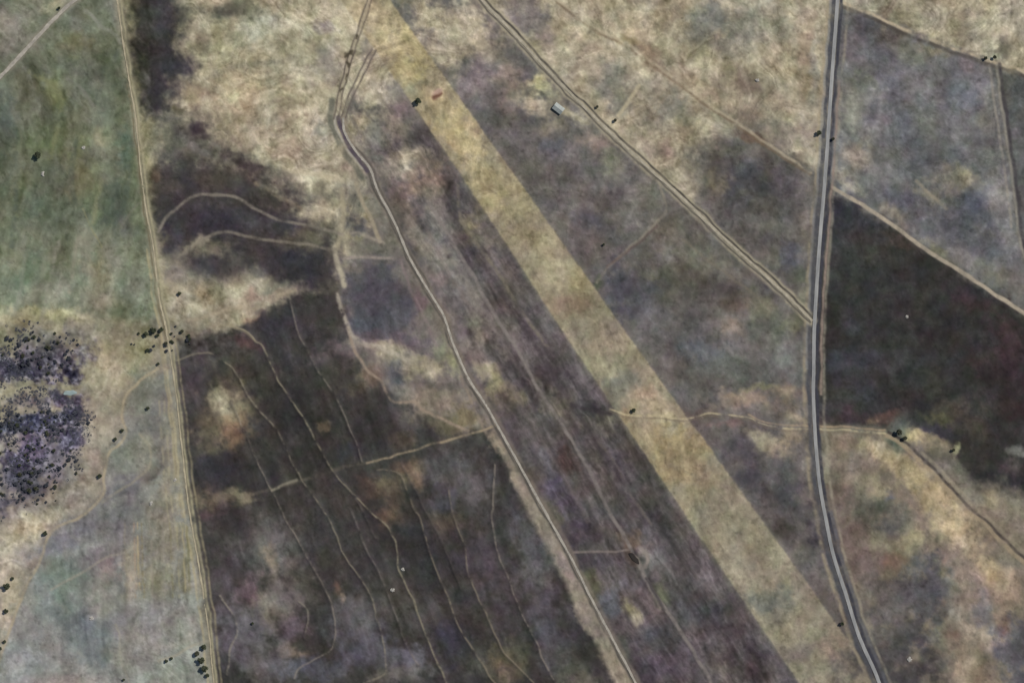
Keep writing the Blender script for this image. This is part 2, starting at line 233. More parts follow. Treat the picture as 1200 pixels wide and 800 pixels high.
# land between west road and strip
poly([(404, 130), (436, 58), (470, 110), (535, 200), (600, 300), (668, 402), (801, 602), (936, 802), (1008, 908), (800, 908), (745, 800), (695, 705), (638, 598), (582, 497), (549, 443), (520, 370), (480, 302), (442, 222), (420, 180)], (88, 80, 82), 4, .96, .5)
for b in [(440, 105, 20, 36, 20, (176, 160, 130), .85), (425, 150, 20, 20, 0, (172, 158, 130), .8), (440, 160, 16, 16, 0, (120, 116, 106), .8), (462, 110, 18, 14, 0, (128, 120, 116), .8), (470, 150, 26, 20, 30, (140, 126, 112), .8), (480, 190, 26, 14, 0, (168, 152, 130), .8), (450, 200, 20, 20, 0, (130, 116, 104), .8), (478, 130, 12, 14, 0, (108, 92, 94), .8), (495, 160, 14, 20, 50, (78, 72, 72), .8), (505, 200, 18, 14, 0, (106, 92, 84), .8), (445, 185, 8, 6, 0, (96, 96, 92), .6),
          (470, 225, 24, 14, 40, (112, 92, 92), .8), (485, 260, 12, 30, -20, (128, 114, 104), .8), (468, 250, 12, 20, -25, (94, 84, 76), .6), (510, 215, 26, 18, 0, (132, 108, 92), .7), (530, 232, 10, 26, -10, (66, 60, 62), .85), (552, 262, 14, 12, 0, (124, 114, 84), .85), (510, 285, 12, 20, -10, (98, 92, 94), .8), (495, 290, 12, 14, 0, (116, 100, 82), .7), (560, 280, 16, 12, 30, (92, 84, 72), .7), (552, 300, 12, 14, 0, (84, 80, 92), .7), (525, 320, 14, 22, -20, (128, 124, 116), .8), (510, 330, 10, 20, -20, (128, 106, 108), .7), (540, 350, 18, 26, -30, (112, 106, 104), .8), (555, 375, 14, 18, 0, (112, 108, 96), .7), (535, 385, 8, 10, 0, (92, 74, 100), .7), (585, 320, 16, 20, 0, (102, 92, 86), .7), (590, 350, 12, 30, -30, (98, 88, 86), .7), (575, 345, 6, 20, -30, (74, 66, 66), .6), (565, 390, 10, 16, 0, (124, 112, 100), .6),
          (565, 420, 12, 18, 0, (116, 104, 102), .8), (573, 437, 14, 9, 0, (138, 124, 108), .8), (582, 452, 12, 16, 0, (126, 118, 88), .8), (600, 430, 14, 14, 0, (76, 66, 74), .6), (590, 470, 14, 14, 0, (82, 74, 68), .7), (545, 405, 8, 12, 0, (128, 120, 112), .6), (605, 462, 22, 8, 25, (120, 108, 92), .8), (620, 445, 20, 14, 0, (76, 66, 70), .6), (655, 475, 20, 20, 40, (110, 100, 86), .7), (690, 480, 26, 8, 0, (68, 62, 66), .7), (712, 495, 14, 12, 0, (116, 108, 96), .75), (640, 500, 20, 20, 0, (82, 74, 76), .6), (670, 540, 12, 18, -20, (88, 62, 60), .7), (700, 540, 14, 30, -30, (104, 92, 88), .6), (725, 560, 12, 36, -30, (70, 64, 68), .7), (655, 575, 14, 24, -30, (80, 68, 92), .7), (640, 540, 12, 18, 0, (90, 88, 92), .6), (625, 560, 14, 20, -30, (92, 84, 72), .6), (760, 580, 14, 30, -30, (74, 70, 68), .6), (750, 540, 14, 30, -35, (82, 74, 72), .6), (680, 610, 24, 24, 0, (82, 68, 86), .8), (725, 590, 12, 12, 0, (78, 74, 68), .7), (650, 610, 8, 16, -25, (96, 90, 76), .6),
          (745, 636, 18, 12, 20, (106, 88, 74), .8), (757, 655, 7, 12, 0, (132, 122, 114), .85), (700, 660, 24, 12, 0, (82, 68, 82), .7), (770, 660, 14, 14, 0, (96, 94, 94), .7), (690, 690, 12, 24, -20, (92, 92, 72), .7), (712, 705, 12, 16, 0, (92, 94, 108), .7), (738, 708, 10, 14, -40, (132, 122, 92), .7), (745, 724, 9, 10, 0, (140, 132, 112), .75), (735, 685, 16, 12, 0, (104, 90, 106), .7), (765, 710, 14, 18, -30, (110, 94, 96), .7), (778, 700, 8, 18, -30, (102, 100, 80), .7), (820, 715, 34, 26, 30, (74, 72, 76), .8), (790, 680, 20, 14, 0, (86, 80, 80), .6), (770, 745, 26, 16, 0, (72, 72, 76), .7), (760, 780, 36, 20, 0, (84, 70, 82), .8), (730, 760, 10, 20, -20, (86, 90, 80), .6), (800, 780, 20, 20, 0, (88, 76, 84), .7), (845, 775, 10, 24, 0, (110, 100, 92), .75), (870, 770, 24, 24, 0, (72, 62, 68), .7), (840, 740, 30, 10, 0, (74, 62, 66), .6), (890, 790, 20, 14, 0, (64, 54, 58), .7)]:
    blob(*b)
for b in [(520, 250, 14, 40, -28, (124, 114, 104), .6), (505, 300, 16, 40, -28, (122, 114, 106), .6), (545, 330, 22, 46, -30, (122, 116, 110), .65), (532, 385, 10, 30, -28, (124, 112, 106), .6), (585, 385, 14, 36, -32, (112, 102, 98), .6), (570, 270, 14, 30, -30, (108, 98, 88), .55),
          (545, 300, 8, 30, -30, (72, 66, 66), .6), (610, 375, 8, 40, -32, (72, 65, 68), .6), (580, 365, 5, 30, -32, (76, 70, 70), .5), (615, 440, 14, 14, -30, (74, 66, 70), .5), (660, 440, 14, 26, -34, (76, 70, 70), .5), (640, 470, 8, 40, -34, (112, 104, 92), .5), (700, 600, 8, 50, -32, (98, 90, 90), .5), (670, 500, 6, 40, -34, (70, 62, 68), .5)]:
    blob(*b)
# pale verge along the lower west road
poly([(582, 520), (600, 530), (640, 603), (672, 662), (698, 714), (722, 760), (745, 805), (800, 915), (770, 915), (728, 812), (702, 760), (674, 710), (650, 664), (628, 618), (606, 570), (590, 535)], (136, 124, 110), 3, .92, .4)
for b in [(588, 520, 7, 14, -28, (164, 144, 120), .7), (608, 560, 5, 18, -28, (150, 132, 116), .7), (660, 668, 6, 22, -28, (142, 122, 118), .6), (690, 735, 6, 26, -26, (146, 134, 112), .6), (725, 790, 10, 20, -26, (150, 138, 116), .6)]:
    blob(*b)
# east of the strip, north part
poly([(457, -5), (385, -110), (480, -110), (565, 0), (600, 36), (645, 85), (700, 140), (765, 201), (840, 271), (900, 326), (952, 376), (954, 400), (953, 460), (955, 500), (880, 487), (800, 488), (741, 399), (600, 200)], (100, 94, 92), 10, .96, .5)
for b in [(500, 18, 40, 16, 40, (164, 150, 124), .85), (545, 30, 30, 20, 40, (172, 158, 128), .8), (525, 60, 14, 24, -35, (158, 144, 118), .8), (575, 60, 24, 26, 40, (146, 130, 114), .8), (560, 95, 26, 30, 0, (116, 104, 106), .85), (595, 90, 20, 20, 40, (136, 122, 112), .8), (575, 130, 14, 22, -20, (96, 92, 92), .8), (600, 110, 12, 24, 0, (130, 114, 104), .6), (630, 100, 9, 12, 20, (196, 176, 126), .8), (612, 112, 12, 12, 0, (150, 136, 112), .6), (640, 110, 14, 10, 0, (168, 164, 124), .7), (625, 125, 16, 8, 0, (176, 156, 130), .7), (675, 135, 20, 9, 25, (168, 156, 128), .8), (645, 150, 20, 8, 0, (134, 122, 104), .7), (615, 155, 18, 14, 0, (104, 96, 98), .7), (650, 172, 14, 12, 0, (94, 90, 100), .7), (700, 165, 20, 16, 0, (130, 114, 104), .8), (680, 185, 26, 12, 0, (110, 102, 98), .7), (720, 190, 18, 12, 0, (120, 118, 98), .7), (700, 200, 14, 8, -30, (88, 90, 80), .6),
          (750, 215, 26, 26, 40, (114, 108, 98), .8), (720, 240, 30, 22, 0, (106, 98, 94), .7), (690, 260, 20, 20, 0, (92, 88, 98), .6), (700, 290, 30, 18, 30, (104, 92, 88), .7), (780, 270, 20, 20, 0, (110, 100, 90), .7), (770, 240, 10, 14, 0, (116, 116, 104), .6), (810, 290, 24, 26, 0, (106, 102, 92), .7), (790, 320, 40, 24, 0, (90, 88, 76), .7), (735, 340, 28, 24, 40, (76, 74, 86), .8), (700, 330, 6, 8, 0, (72, 80, 58), .6), (760, 360, 24, 26, 0, (86, 84, 88), .7), (770, 375, 14, 12, 0, (104, 100, 98), .6), (845, 345, 26, 20, 20, (92, 84, 82), .7), (850, 320, 20, 14, 30, (112, 106, 94), .7), (860, 385, 16, 14, 0, (118, 104, 94), .7), (890, 360, 18, 20, 0, (116, 110, 92), .7), (860, 360, 16, 12, 0, (98, 84, 76), .6), (905, 390, 26, 20, 0, (108, 108, 98), .7), (930, 380, 14, 16, 0, (122, 118, 94), .7), (920, 430, 30, 26, 0, (112, 110, 106), .7), (850, 430, 36, 20, 0, (92, 94, 90), .8), (820, 410, 26, 12, 0, (88, 90, 94), .7), (800, 440, 14, 16, 0, (96, 90, 84), .6),
          (870, 466, 36, 9, 3, (146, 126, 108), .8), (920, 462, 26, 10, 0, (134, 116, 100), .8), (940, 490, 20, 9, 0, (152, 134, 110), .8), (905, 478, 26, 6, 0, (116, 104, 98), .6), (820, 490, 20, 10, 0, (104, 88, 78), .7), (890, 455, 20, 4, 5, (134, 128, 96), .6), (850, 475, 14, 8, 0, (128, 112, 100), .6)]:
    blob(*b)
# between strip and main road, south part
poly([(800, 488), (880, 488), (955, 502), (957, 540), (966, 600), (977, 650), (1007, 745), (1030, 798), (1031, 800), (888, 601)], (98, 90, 90), 8, .96, .5)
for b in [(850, 498, 22, 6, 5, (112, 90, 86), .7), (890, 515, 24, 9, 12, (162, 150, 124), .85), (912, 525, 18, 8, 20, (160, 142, 118), .7), (930, 510, 18, 10, 0, (146, 128, 106), .7), (865, 525, 20, 16, 30, (84, 76, 82), .8), (910, 550, 26, 14, 0, (94, 92, 92), .8), (885, 555, 16, 18, 0, (76, 68, 80), .7), (945, 545, 10, 14, 0, (126, 118, 112), .7), (920, 585, 24, 24, 0, (84, 82, 86), .7), (905, 600, 12, 12, 0, (98, 92, 86), .6), (945, 585, 12, 16, 0, (118, 104, 98), .7), (955, 625, 10, 18, 0, (66, 62, 70), .7), (920, 620, 14, 10, 40, (78, 72, 68), .7), (975, 705, 12, 14, 40, (98, 88, 84), .7), (935, 650, 12, 12, 40, (110, 102, 96), .6)]:
    blob(*b)
# dry grass north east of the side road
poly([(480, -110), (565, 0), (600, 36), (645, 85), (700, 140), (765, 201), (810, 240), (830, 200), (850, 160), (900, 168), (966, 205), (975, 95), (984, -110)], (158, 145, 120), 3, .97, .6)
for b in [(615, 18, 30, 22, 40, (112, 102, 102), .85), (600, 5, 14, 10, 0, (124, 116, 104), .6), (640, 40, 12, 18, -30, (126, 112, 104), .7), (680, 50, 30, 14, 30, (156, 140, 114), .6), (720, 20, 40, 20, 30, (166, 152, 124), .7), (755, 40, 20, 30, -10, (176, 156, 126), .6), (760, 65, 20, 12, 40, (128, 106, 90), .75), (740, 45, 14, 8, 30, (146, 130, 92), .6), (718, 92, 26, 26, 0, (128, 122, 110), .8), (725, 120, 14, 16, -40, (116, 112, 100), .7), (690, 75, 20, 16, 30, (152, 136, 114), .7), (745, 100, 14, 14, 0, (146, 134, 120), .6), (762, 110, 20, 14, 0, (150, 138, 116), .6), (790, 125, 18, 20, 0, (126, 124, 112), .75), (745, 140, 20, 14, 0, (148, 134, 118), .7), (780, 150, 20, 12, 0, (140, 128, 110), .6), (775, 175, 24, 14, 20, (134, 114, 102), .75), (770, 190, 12, 8, 0, (166, 150, 122), .6), (800, 175, 14, 16, 0, (168, 156, 126), .7), (800, 90, 24, 12, 20, (156, 136, 112), .6), (825, 30, 22, 24, 0, (122, 118, 106), .8), (838, 20, 16, 20, 0, (112, 108, 104), .6), (860, 40, 24, 20, -10, (118, 116, 108), .7), (840, 55, 14, 10, 40, (108, 102, 92), .6), (880, 25, 20, 26, 0, (140, 136, 120), .7), (815, 60, 20, 10, 20, (160, 152, 120), .6), (870, 62, 26, 14, 0, (162, 150, 124), .6), (830, 75, 30, 10, 10, (150, 140, 110), .6), (880, 100, 26, 16, 20, (122, 106, 90), .75), (850, 100, 16, 14, 0, (146, 130, 114), .6), (830, 110, 16, 8, 20, (170, 148, 124), .6), (840, 140, 26, 14, 30, (140, 132, 112), .7), (880, 135, 20, 12, 30, (130, 114, 98), .7), (910, 20, 26, 26, 0, (150, 146, 126), .7), (920, 45, 20, 20, 0, (128, 122, 110), .6), (920, 80, 16, 34, 10, (168, 154, 126), .7), (945, 60, 8, 40, 0, (146, 126, 106), .6), (915, 120, 26, 16, 0, (140, 124, 100), .7), (930, 110, 10, 20, 0, (172, 156, 130), .6), (920, 160, 26, 16, 20, (136, 126, 112), .7), (945, 160, 8, 24, 0, (144, 130, 122), .6), (955, 90, 5, 40, 4, (134, 128, 118), .6), (948, 185, 10, 10, 0, (140, 134, 112), .6), (898, 150, 20, 8, 30, (120, 112, 100), .5)]:
    blob(*b)
# dark paddock in the fork of the roads
poly([(812, 180), (850, 158), (872, 154), (900, 174), (945, 205), (964, 215), (957, 290), (952, 366), (925, 345), (880, 302), (850, 275), (826, 246), (818, 215)], (88, 83, 82), 16, .96, .6, 3)
for b in [(878, 160, 14, 7, 30, (104, 84, 72), .8), (855, 175, 26, 10, 0, (92, 92, 78), .6), (870, 215, 30, 22, 0, (80, 77, 86), .7), (840, 215, 14, 18, 0, (112, 104, 84), .7), (920, 220, 24, 22, 0, (84, 78, 84), .6), (930, 250, 10, 30, 0, (96, 92, 90), .6), (900, 270, 30, 14, 0, (92, 88, 82), .6), (905, 300, 20, 16, 20, (98, 94, 88), .6), (930, 300, 14, 16, 0, (88, 88, 104), .7), (940, 325, 12, 12, 0, (92, 94, 78), .6), (944, 350, 8, 14, 0, (118, 116, 100), .7), (945, 270, 6, 30, 0, (112, 106, 98), .6), (925, 200, 8, 12, 0, (96, 92, 82), .5)]:
    blob(*b)
# north east paddock
poly([(986, 8), (1030, 22), (1062, 38), (1112, 57), (1168, 75), (1182, 175), (1193, 265), (1203, 310), (1215, 372), (1175, 348), (1125, 315), (1075, 283), (1025, 248), (978, 220), (972, 205), (980, 95)], (105, 103, 104), 3, .97, .5, 2)
poly([(1172, 82), (1200, 88), (1330, 132), (1330, 450), (1215, 372), (1203, 310), (1194, 265), (1184, 175)], (92, 90, 90), 3, .97, .4)
for b in [(1020, 30, 34, 14, 20, (88, 84, 90), .8), (1000, 55, 14, 24, 0, (112, 100, 104), .7), (1050, 45, 24, 12, 20, (86, 78, 72), .7), (1070, 60, 24, 12, 20, (106, 104, 90), .7), (1095, 60, 24, 8, 18, (122, 112, 94), .7), (1135, 72, 20, 8, 18, (120, 104, 108), .6), (1030, 80, 20, 20, 0, (92, 90, 98), .6), (1040, 110, 24, 26, 0, (92, 88, 100), .7), (1010, 110, 20, 26, 0, (118, 116, 108), .75), (1000, 140, 18, 36, 0, (126, 124, 114), .75), (1030, 140, 14, 26, 0, (128, 120, 124), .7), (1000, 185, 20, 14, 0, (150, 138, 122), .8), (1065, 160, 20, 30, 0, (86, 88, 92), .7), (1040, 185, 20, 18, 0, (96, 94, 94), .6), (1085, 110, 20, 30, 0, (116, 112, 116), .6), (1130, 110, 26, 26, 0, (106, 106, 116), .7), (1090, 150, 20, 20, 0, (112, 114, 106), .6), (1130, 155, 26, 26, 0, (114, 112, 118), .7), (1090, 190, 26, 14, 0, (92, 92, 96), .6), (1160, 130, 10, 40, 0, (128, 122, 116), .7), (1150, 90, 12, 14, 0, (122, 116, 122), .6), (1165, 185, 14, 26, 0, (124, 120, 114), .7), (1010, 90, 10, 14, 0, (108, 112, 96), .6),
          (1000, 215, 20, 10, 30, (150, 142, 124), .85), (1030, 205, 26, 14, 0, (128, 124, 122), .8), (1080, 205, 24, 10, 0, (112, 110, 110), .7), (1120, 215, 26, 16, 10, (138, 130, 112), .8), (1130, 210, 8, 10, 0, (160, 150, 116), .6), (1060, 235, 26, 14, 0, (94, 92, 102), .8), (1090, 230, 20, 7, 30, (140, 132, 116), .7), (1045, 250, 20, 10, 30, (142, 130, 114), .7), (1065, 270, 20, 9, 35, (138, 124, 110), .75), (1080, 265, 20, 14, 0, (100, 98, 108), .6), (1140, 245, 30, 20, 0, (86, 88, 104), .85), (1110, 270, 24, 14, 0, (88, 88, 96), .8), (1100, 295, 20, 8, 35, (118, 114, 92), .7), (1150, 290, 26, 20, 0, (96, 94, 106), .75), (1170, 230, 14, 24, 0, (126, 122, 116), .7), (1130, 300, 20, 12, 30, (116, 112, 106), .6), (1175, 330, 14, 14, 0, (112, 110, 96), .7), (1190, 335, 10, 20, 0, (122, 114, 112), .6), (1155, 320, 16, 10, 30, (112, 108, 98), .6), (1195, 230, 6, 26, 0, (84, 80, 80), .7), (1195, 130, 10, 40, 0, (88, 88, 92), .6)]:
    blob(*b)
poly([(985, -110), (982, 3), (1030, 18), (1062, 32), (1112, 52), (1150, 66), (1170, 76), (1200, 84), (1330, 128), (9000, 600), (9000, -9000), (985, -9000)], (164, 152, 126), 3, .97, .6, 2)
for b in [(1020, 5, 24, 10, 10, (170, 160, 136), .6), (1060, 20, 26, 10, 20, (150, 142, 112), .7), (1100, 20, 20, 20, 0, (170, 156, 136), .6), (1130, 35, 16, 22, 10, (138, 122, 102), .7), (1145, 10, 14, 20, 0, (164, 150, 122), .6), (1160, 45, 10, 24, 0, (172, 164, 132), .7), (1175, 55, 14, 18, 0, (112, 106, 94), .8), (1185, 20, 20, 20, 0, (156, 146, 124), .6), (1165, 64, 8, 5, 0, (150, 150, 122), .7), (1042, 12, 6, 18, 10, (150, 132, 112), .6), (1195, 55, 14, 18, 0, (150, 138, 116), .6), (1110, 5, 30, 8, 0, (150, 140, 118), .5)]:
    blob(*b)
# big burnt-dark paddock, east
poly([(974, 222), (1025, 252), (1075, 287), (1125, 319), (1175, 352), (1200, 369), (1330, 452), (1330, 640), (1200, 585), (1150, 570), (1120, 550), (1100, 520), (1045, 505), (975, 500), (958, 480), (958, 400), (964, 300)], (55, 53, 54), 5, .98, .6, 2)
for b in [(990, 250, 18, 24, 0, (58, 54, 72), .7), (1020, 270, 30, 20, 30, (60, 56, 66), .5), (1005, 310, 40, 50, 0, (66, 67, 66), .7), (990, 470, 26, 20, 0, (70, 70, 72), .6), (1110, 400, 30, 40, 0, (60, 54, 56), .5), (1130, 500, 30, 16, 10, (84, 74, 64), .5), (1085, 512, 26, 10, 20, (104, 92, 78), .6), (1160, 572, 30, 10, 12, (96, 88, 78), .7), (1120, 545, 14, 14, 30, (88, 80, 72), .6), (1195, 580, 20, 10, 10, (104, 96, 86), .6), (1050, 330, 40, 30, 0, (52, 51, 53), .6), (1060, 285, 20, 8, 35, (72, 58, 56), .6), (1140, 360, 30, 14, 30, (62, 48, 54), .7), (1180, 385, 20, 20, 0, (74, 54, 62), .7), (1180, 440, 30, 60, 0, (66, 48, 56), .75), (1060, 372, 20, 8, 0, (66, 60, 62), .6), (1000, 385, 24, 12, 0, (62, 62, 68), .6), (1050, 395, 20, 14, 0, (60, 64, 62), .6), (995, 430, 26, 30, 0, (68, 66, 78), .7), (1040, 430, 26, 26, 0, (60, 58, 62), .6), (1090, 450, 30, 30, 0, (60, 58, 58), .5), (1110, 480, 30, 12, 0, (80, 74, 66), .75), (1100, 488, 16, 8, 0, (92, 86, 62), .6), (1000, 488, 26, 10, 0, (74, 56, 66), .7), (1040, 490, 20, 8, 0, (98, 70, 66), .7), (1060, 495, 16, 12, 0, (72, 74, 74), .7), (1100, 505, 30, 8, 10, (66, 58, 72), .7), (1140, 540, 16, 14, 0, (66, 62, 56), .6), (1190, 530, 10, 6, 0, (112, 110, 106), .7), (1185, 550, 10, 10, 0, (92, 76, 80), .6), (1160, 470, 8, 60, 0, (54, 50, 52), .5), (1030, 350, 8, 20, 0, (66, 64, 64), .4), (1022, 492, 5, 6, 0, (128, 106, 84), .6)]:
    blob(*b)
# south east rise
poly([(958, 505), (1040, 508), (1065, 520), (1090, 545), (1125, 572), (1160, 578), (1200, 588), (1330, 645), (9000, 4000), (9000, 9000), (1100, 9000), (1080, 910), (1058, 860), (1025, 785), (1007, 745), (977, 650), (966, 600)], (120, 107, 94), 12, .97, .7, 3)
for b in [(990, 520, 20, 12, 0, (136, 116, 100), .7), (1000, 545, 24, 16, 0, (134, 122, 116), .7), (1030, 525, 26, 14, 0, (158, 146, 116), .8), (1045, 540, 20, 14, 20, (172, 150, 116), .75), (1070, 560, 26, 12, 35, (166, 148, 110), .8), (1085, 585, 14, 20, -10, (164, 140, 106), .7), (1030, 570, 26, 14, 0, (146, 134, 106), .7), (1075, 510, 14, 9, 30, (170, 154, 112), .85), (1095, 520, 18, 8, 30, (156, 136, 104), .8), (1105, 530, 20, 10, 30, (96, 88, 78), .7), (1118, 525, 5, 9, 0, (150, 148, 112), .7), (1130, 555, 20, 10, 35, (106, 104, 90), .8), (1090, 540, 20, 6, 40, (84, 78, 74), .7), (1055, 510, 12, 14, 0, (92, 98, 88), .85), (1165, 590, 24, 10, 10, (150, 138, 110), .8), (1140, 580, 16, 10, 30, (122, 118, 104), .7), (1190, 600, 20, 14, 0, (128, 120, 106), .7), (1035, 590, 26, 12, 0, (86, 92, 80), .75), (1005, 585, 14, 16, 0, (104, 100, 86), .7), (985, 590, 14, 20, 0, (112, 92, 88), .7), (1045, 580, 8, 8, 0, (92, 92, 108), .6), (1060, 590, 20, 8, 0, (130, 112, 96), .6), (985, 555, 10, 30, 0, (116, 100, 84), .5), (968, 555, 4, 12, 0, (140, 134, 114), .8), (970, 530, 6, 16, 0, (128, 116, 98), .7),
          (1010, 620, 26, 20, 0, (122, 102, 98), .7), (1000, 610, 8, 6, 0, (142, 124, 118), .6), (1045, 615, 16, 12, 0, (98, 94, 94), .7), (1040, 640, 30, 14, 10, (134, 128, 102), .75), (1070, 630, 14, 14, 0, (144, 132, 102), .7), (1120, 620, 20, 14, 40, (184, 160, 124), .8), (1105, 610, 20, 20, 0, (162, 142, 108), .8), (1095, 640, 16, 16, 0, (150, 136, 112), .7), (1135, 635, 14, 14, 0, (158, 136, 112), .7), (1125, 665, 26, 20, 40, (142, 124, 112), .7), (1165, 670, 16, 14, 20, (178, 152, 116), .7), (1185, 690, 18, 20, 20, (152, 130, 108), .7), (1175, 715, 14, 14, 0, (158, 132, 116), .7), (1150, 690, 12, 24, -20, (134, 114, 108), .6), (1030, 660, 20, 22, 0, (112, 92, 86), .8), (1050, 650, 10, 16, 0, (116, 90, 76), .6), (1010, 660, 20, 26, 0, (116, 96, 96), .7), (1085, 660, 20, 14, 0, (86, 84, 88), .7), (1100, 660, 10, 12, 0, (142, 142, 114), .7), (1090, 700, 16, 46, 8, (80, 76, 86), .85), (1075, 690, 16, 30, 0, (92, 90, 94), .7), (1110, 690, 10, 24, 0, (122, 122, 112), .7), (1045, 700, 24, 20, 0, (96, 90, 94), .7), (1020, 700, 18, 24, 0, (102, 92, 86), .7), (1130, 715, 20, 26, -20, (144, 128, 114), .8), (1115, 720, 8, 10, 0, (166, 156, 142), .7), (1150, 745, 20, 20, -20, (152, 132, 116), .8), (1155, 715, 14, 22, -20, (100, 96, 98), .7), (1185, 740, 18, 18, 0, (108, 98, 100), .8), (1190, 770, 22, 36, 0, (86, 84, 92), .9), (1180, 730, 8, 10, 0, (110, 80, 72), .6), (1150, 780, 14, 24, 0, (120, 102, 84), .8), (1130, 770, 20, 20, 0, (146, 130, 110), .8), (1125, 790, 14, 14, 0, (162, 140, 116), .7), (1100, 750, 16, 14, 0, (124, 122, 100), .75), (1075, 740, 20, 14, 0, (78, 74, 84), .8), (1090, 780, 20, 24, 0, (84, 80, 76), .75), (1040, 750, 26, 26, 0, (86, 82, 86), .8), (1060, 790, 30, 16, 0, (76, 70, 74), .85), (1035, 765, 14, 20, 20, (96, 80, 72), .7), (1030, 725, 10, 20, 0, (96, 82, 84), .6), (1050, 765, 20, 10, 0, (82, 84, 86), .5), (1120, 745, 12, 10, 0, (110, 84, 76), .5), (1125, 600, 40, 12, 40, (172, 150, 116), .5)]:
    blob(*b)
# the long strip: pale ground plus a measuring overlay's whitish fill painted in
blob(442, 85, 26, 62, 28, (174, 160, 132), .8); blob(478, 125, 12, 22, -34, (124, 112, 108), .5); blob(535, 40, 40, 40, -34, (166, 152, 126), .7); blob(500, 20, 30, 16, -34, (172, 158, 130), .8)
PRE = COL.copy()
poly(STRIP, (150, 139, 115), 1.4, 1, .03, .25)
for b in [(480, 45, 24, 40, -34, (182, 165, 120), .8), (445, 20, 14, 20, -34, (176, 160, 124), .7), (475, 85, 14, 20, -34, (178, 164, 116), .7), (460, 15, 10, 18, -34, (170, 154, 130), .5), (490, 108, 16, 8, -20, (140, 138, 116), .7), (496, 100, 7, 5, -40, (122, 112, 90), .6), (510, 105, 14, 12, 0, (170, 150, 124), .7), (530, 145, 24, 36, -34, (184, 166, 122), .8), (545, 170, 20, 26, -34, (184, 164, 118), .7), (555, 150, 12, 12, 0, (184, 162, 124), .6), (565, 200, 16, 26, -34, (178, 162, 118), .7), (585, 215, 16, 26, -34, (170, 154, 120), .6), (600, 245, 24, 24, -34, (156, 142, 108), .7), (610, 225, 14, 20, 0, (164, 150, 116), .6), (575, 235, 14, 20, -34, (178, 166, 122), .6), (620, 275, 24, 20, 0, (150, 136, 108), .6), (640, 310, 26, 30, -34, (166, 156, 124), .7), (655, 330, 14, 10, 0, (176, 166, 134), .5), (680, 325, 14, 16, 0, (156, 144, 110), .6), (660, 355, 20, 12, 0, (142, 124, 104), .75), (690, 360, 16, 20, -34, (132, 124, 98), .7), (690, 390, 26, 26, -34, (146, 138, 116), .7), (715, 385, 12, 12, 0, (142, 130, 112), .6), (705, 430, 22, 24, -34, (142, 140, 112), .6), (725, 460, 26, 14, -20, (122, 122, 106), .75), (745, 430, 14, 14, 0, (142, 132, 112), .6), (755, 462, 24, 14, 0, (160, 136, 114), .75), (735, 485, 8, 8, 0, (150, 128, 104), .7), (770, 475, 26, 10, 0, (174, 156, 124), .7), (785, 487, 24, 6, 0, (178, 162, 124), .6), (765, 515, 24, 24, -34, (166, 148, 112), .7), (800, 540, 24, 30, -34, (170, 148, 104), .8), (785, 520, 26, 8, -30, (176, 154, 104), .5), (820, 530, 20, 24, -34, (158, 142, 104), .7), (830, 570, 24, 24, -34, (150, 132, 104), .7), (860, 580, 18, 20, -34, (150, 132, 112), .7), (810, 590, 16, 30, -34, (146, 136, 108), .6), (830, 610, 30, 30, -34, (142, 136, 108), .6), (870, 630, 24, 40, -34, (148, 138, 114), .6), (880, 650, 24, 14, 0, (150, 128, 104), .5), (905, 650, 14, 30, -34, (146, 138, 116), .6), (900, 700, 26, 14, -20, (120, 116, 100), .7), (920, 710, 14, 20, 0, (128, 124, 112), .6), (945, 690, 14, 30, -34, (138, 122, 106), .6), (905, 730, 14, 14, 0, (134, 128, 104), .6), (950, 745, 26, 16, 0, (148, 142, 112), .75), (985, 760, 24, 26, -34, (150, 128, 112), .7), (960, 785, 30, 12, 0, (138, 130, 110), .6), (940, 770, 14, 10, 0, (136, 120, 106), .6), (1000, 790, 14, 20, 0, (142, 130, 112), .6), (1000, 770, 8, 18, -34, (146, 140, 112), .5)]:
    blob(*b)

for b in [(672, 362, 22, 12, -20, (134, 116, 98), .8), (790, 545, 26, 22, -34, (162, 142, 106), .8), (725, 455, 26, 14, -10, (120, 120, 108), .7), (900, 704, 30, 12, -20, (112, 110, 100), .8), (935, 765, 24, 14, -20, (126, 116, 104), .6), (835, 600, 22, 20, -34, (136, 130, 108), .6), (875, 660, 14, 30, -34, (138, 128, 108), .5), (985, 790, 24, 14, 0, (130, 120, 104), .6), (428, 10, 26, 24, -34, (182, 166, 130), .8), (450, 30, 24, 30, -34, (184, 168, 128), .7), (400, -30, 40, 40, 0, (178, 164, 128), .8)]:
    blob(*b)
_d = seg_d(X, V, STRIP, True); _d = np.where(inside(X, V, STRIP), _d, -_d)
SM = sm((_d + .5 * E2 + .5 * E3) / 1.8 * .5 + .5)
COL = (PRE + (COL - PRE) * (SM * .97)[..., None]).astype(np.float32); del PRE

for b in [(1035, 600, 40, 16, 10, (88, 88, 80), .6), (1090, 690, 16, 50, 10, (78, 74, 80), .7), (1050, 720, 34, 30, 0, (90, 84, 84), .6), (1040, 780, 50, 26, 0, (76, 71, 73), .7), (1190, 765, 22, 36, 0, (84, 80, 88), .8), (1000, 640, 20, 30, 0, (112, 94, 90), .5), (1070, 545, 30, 9, 35, (176, 156, 120), .6), (1105, 580, 34, 9, 48, (174, 152, 116), .6), (1140, 640, 26, 12, 45, (172, 148, 114), .5), (30, 472, 50, 10, 0, (112, 102, 102), .6), (90, 470, 14, 10, 0, (80, 74, 92), .6)]:
    blob(*b)
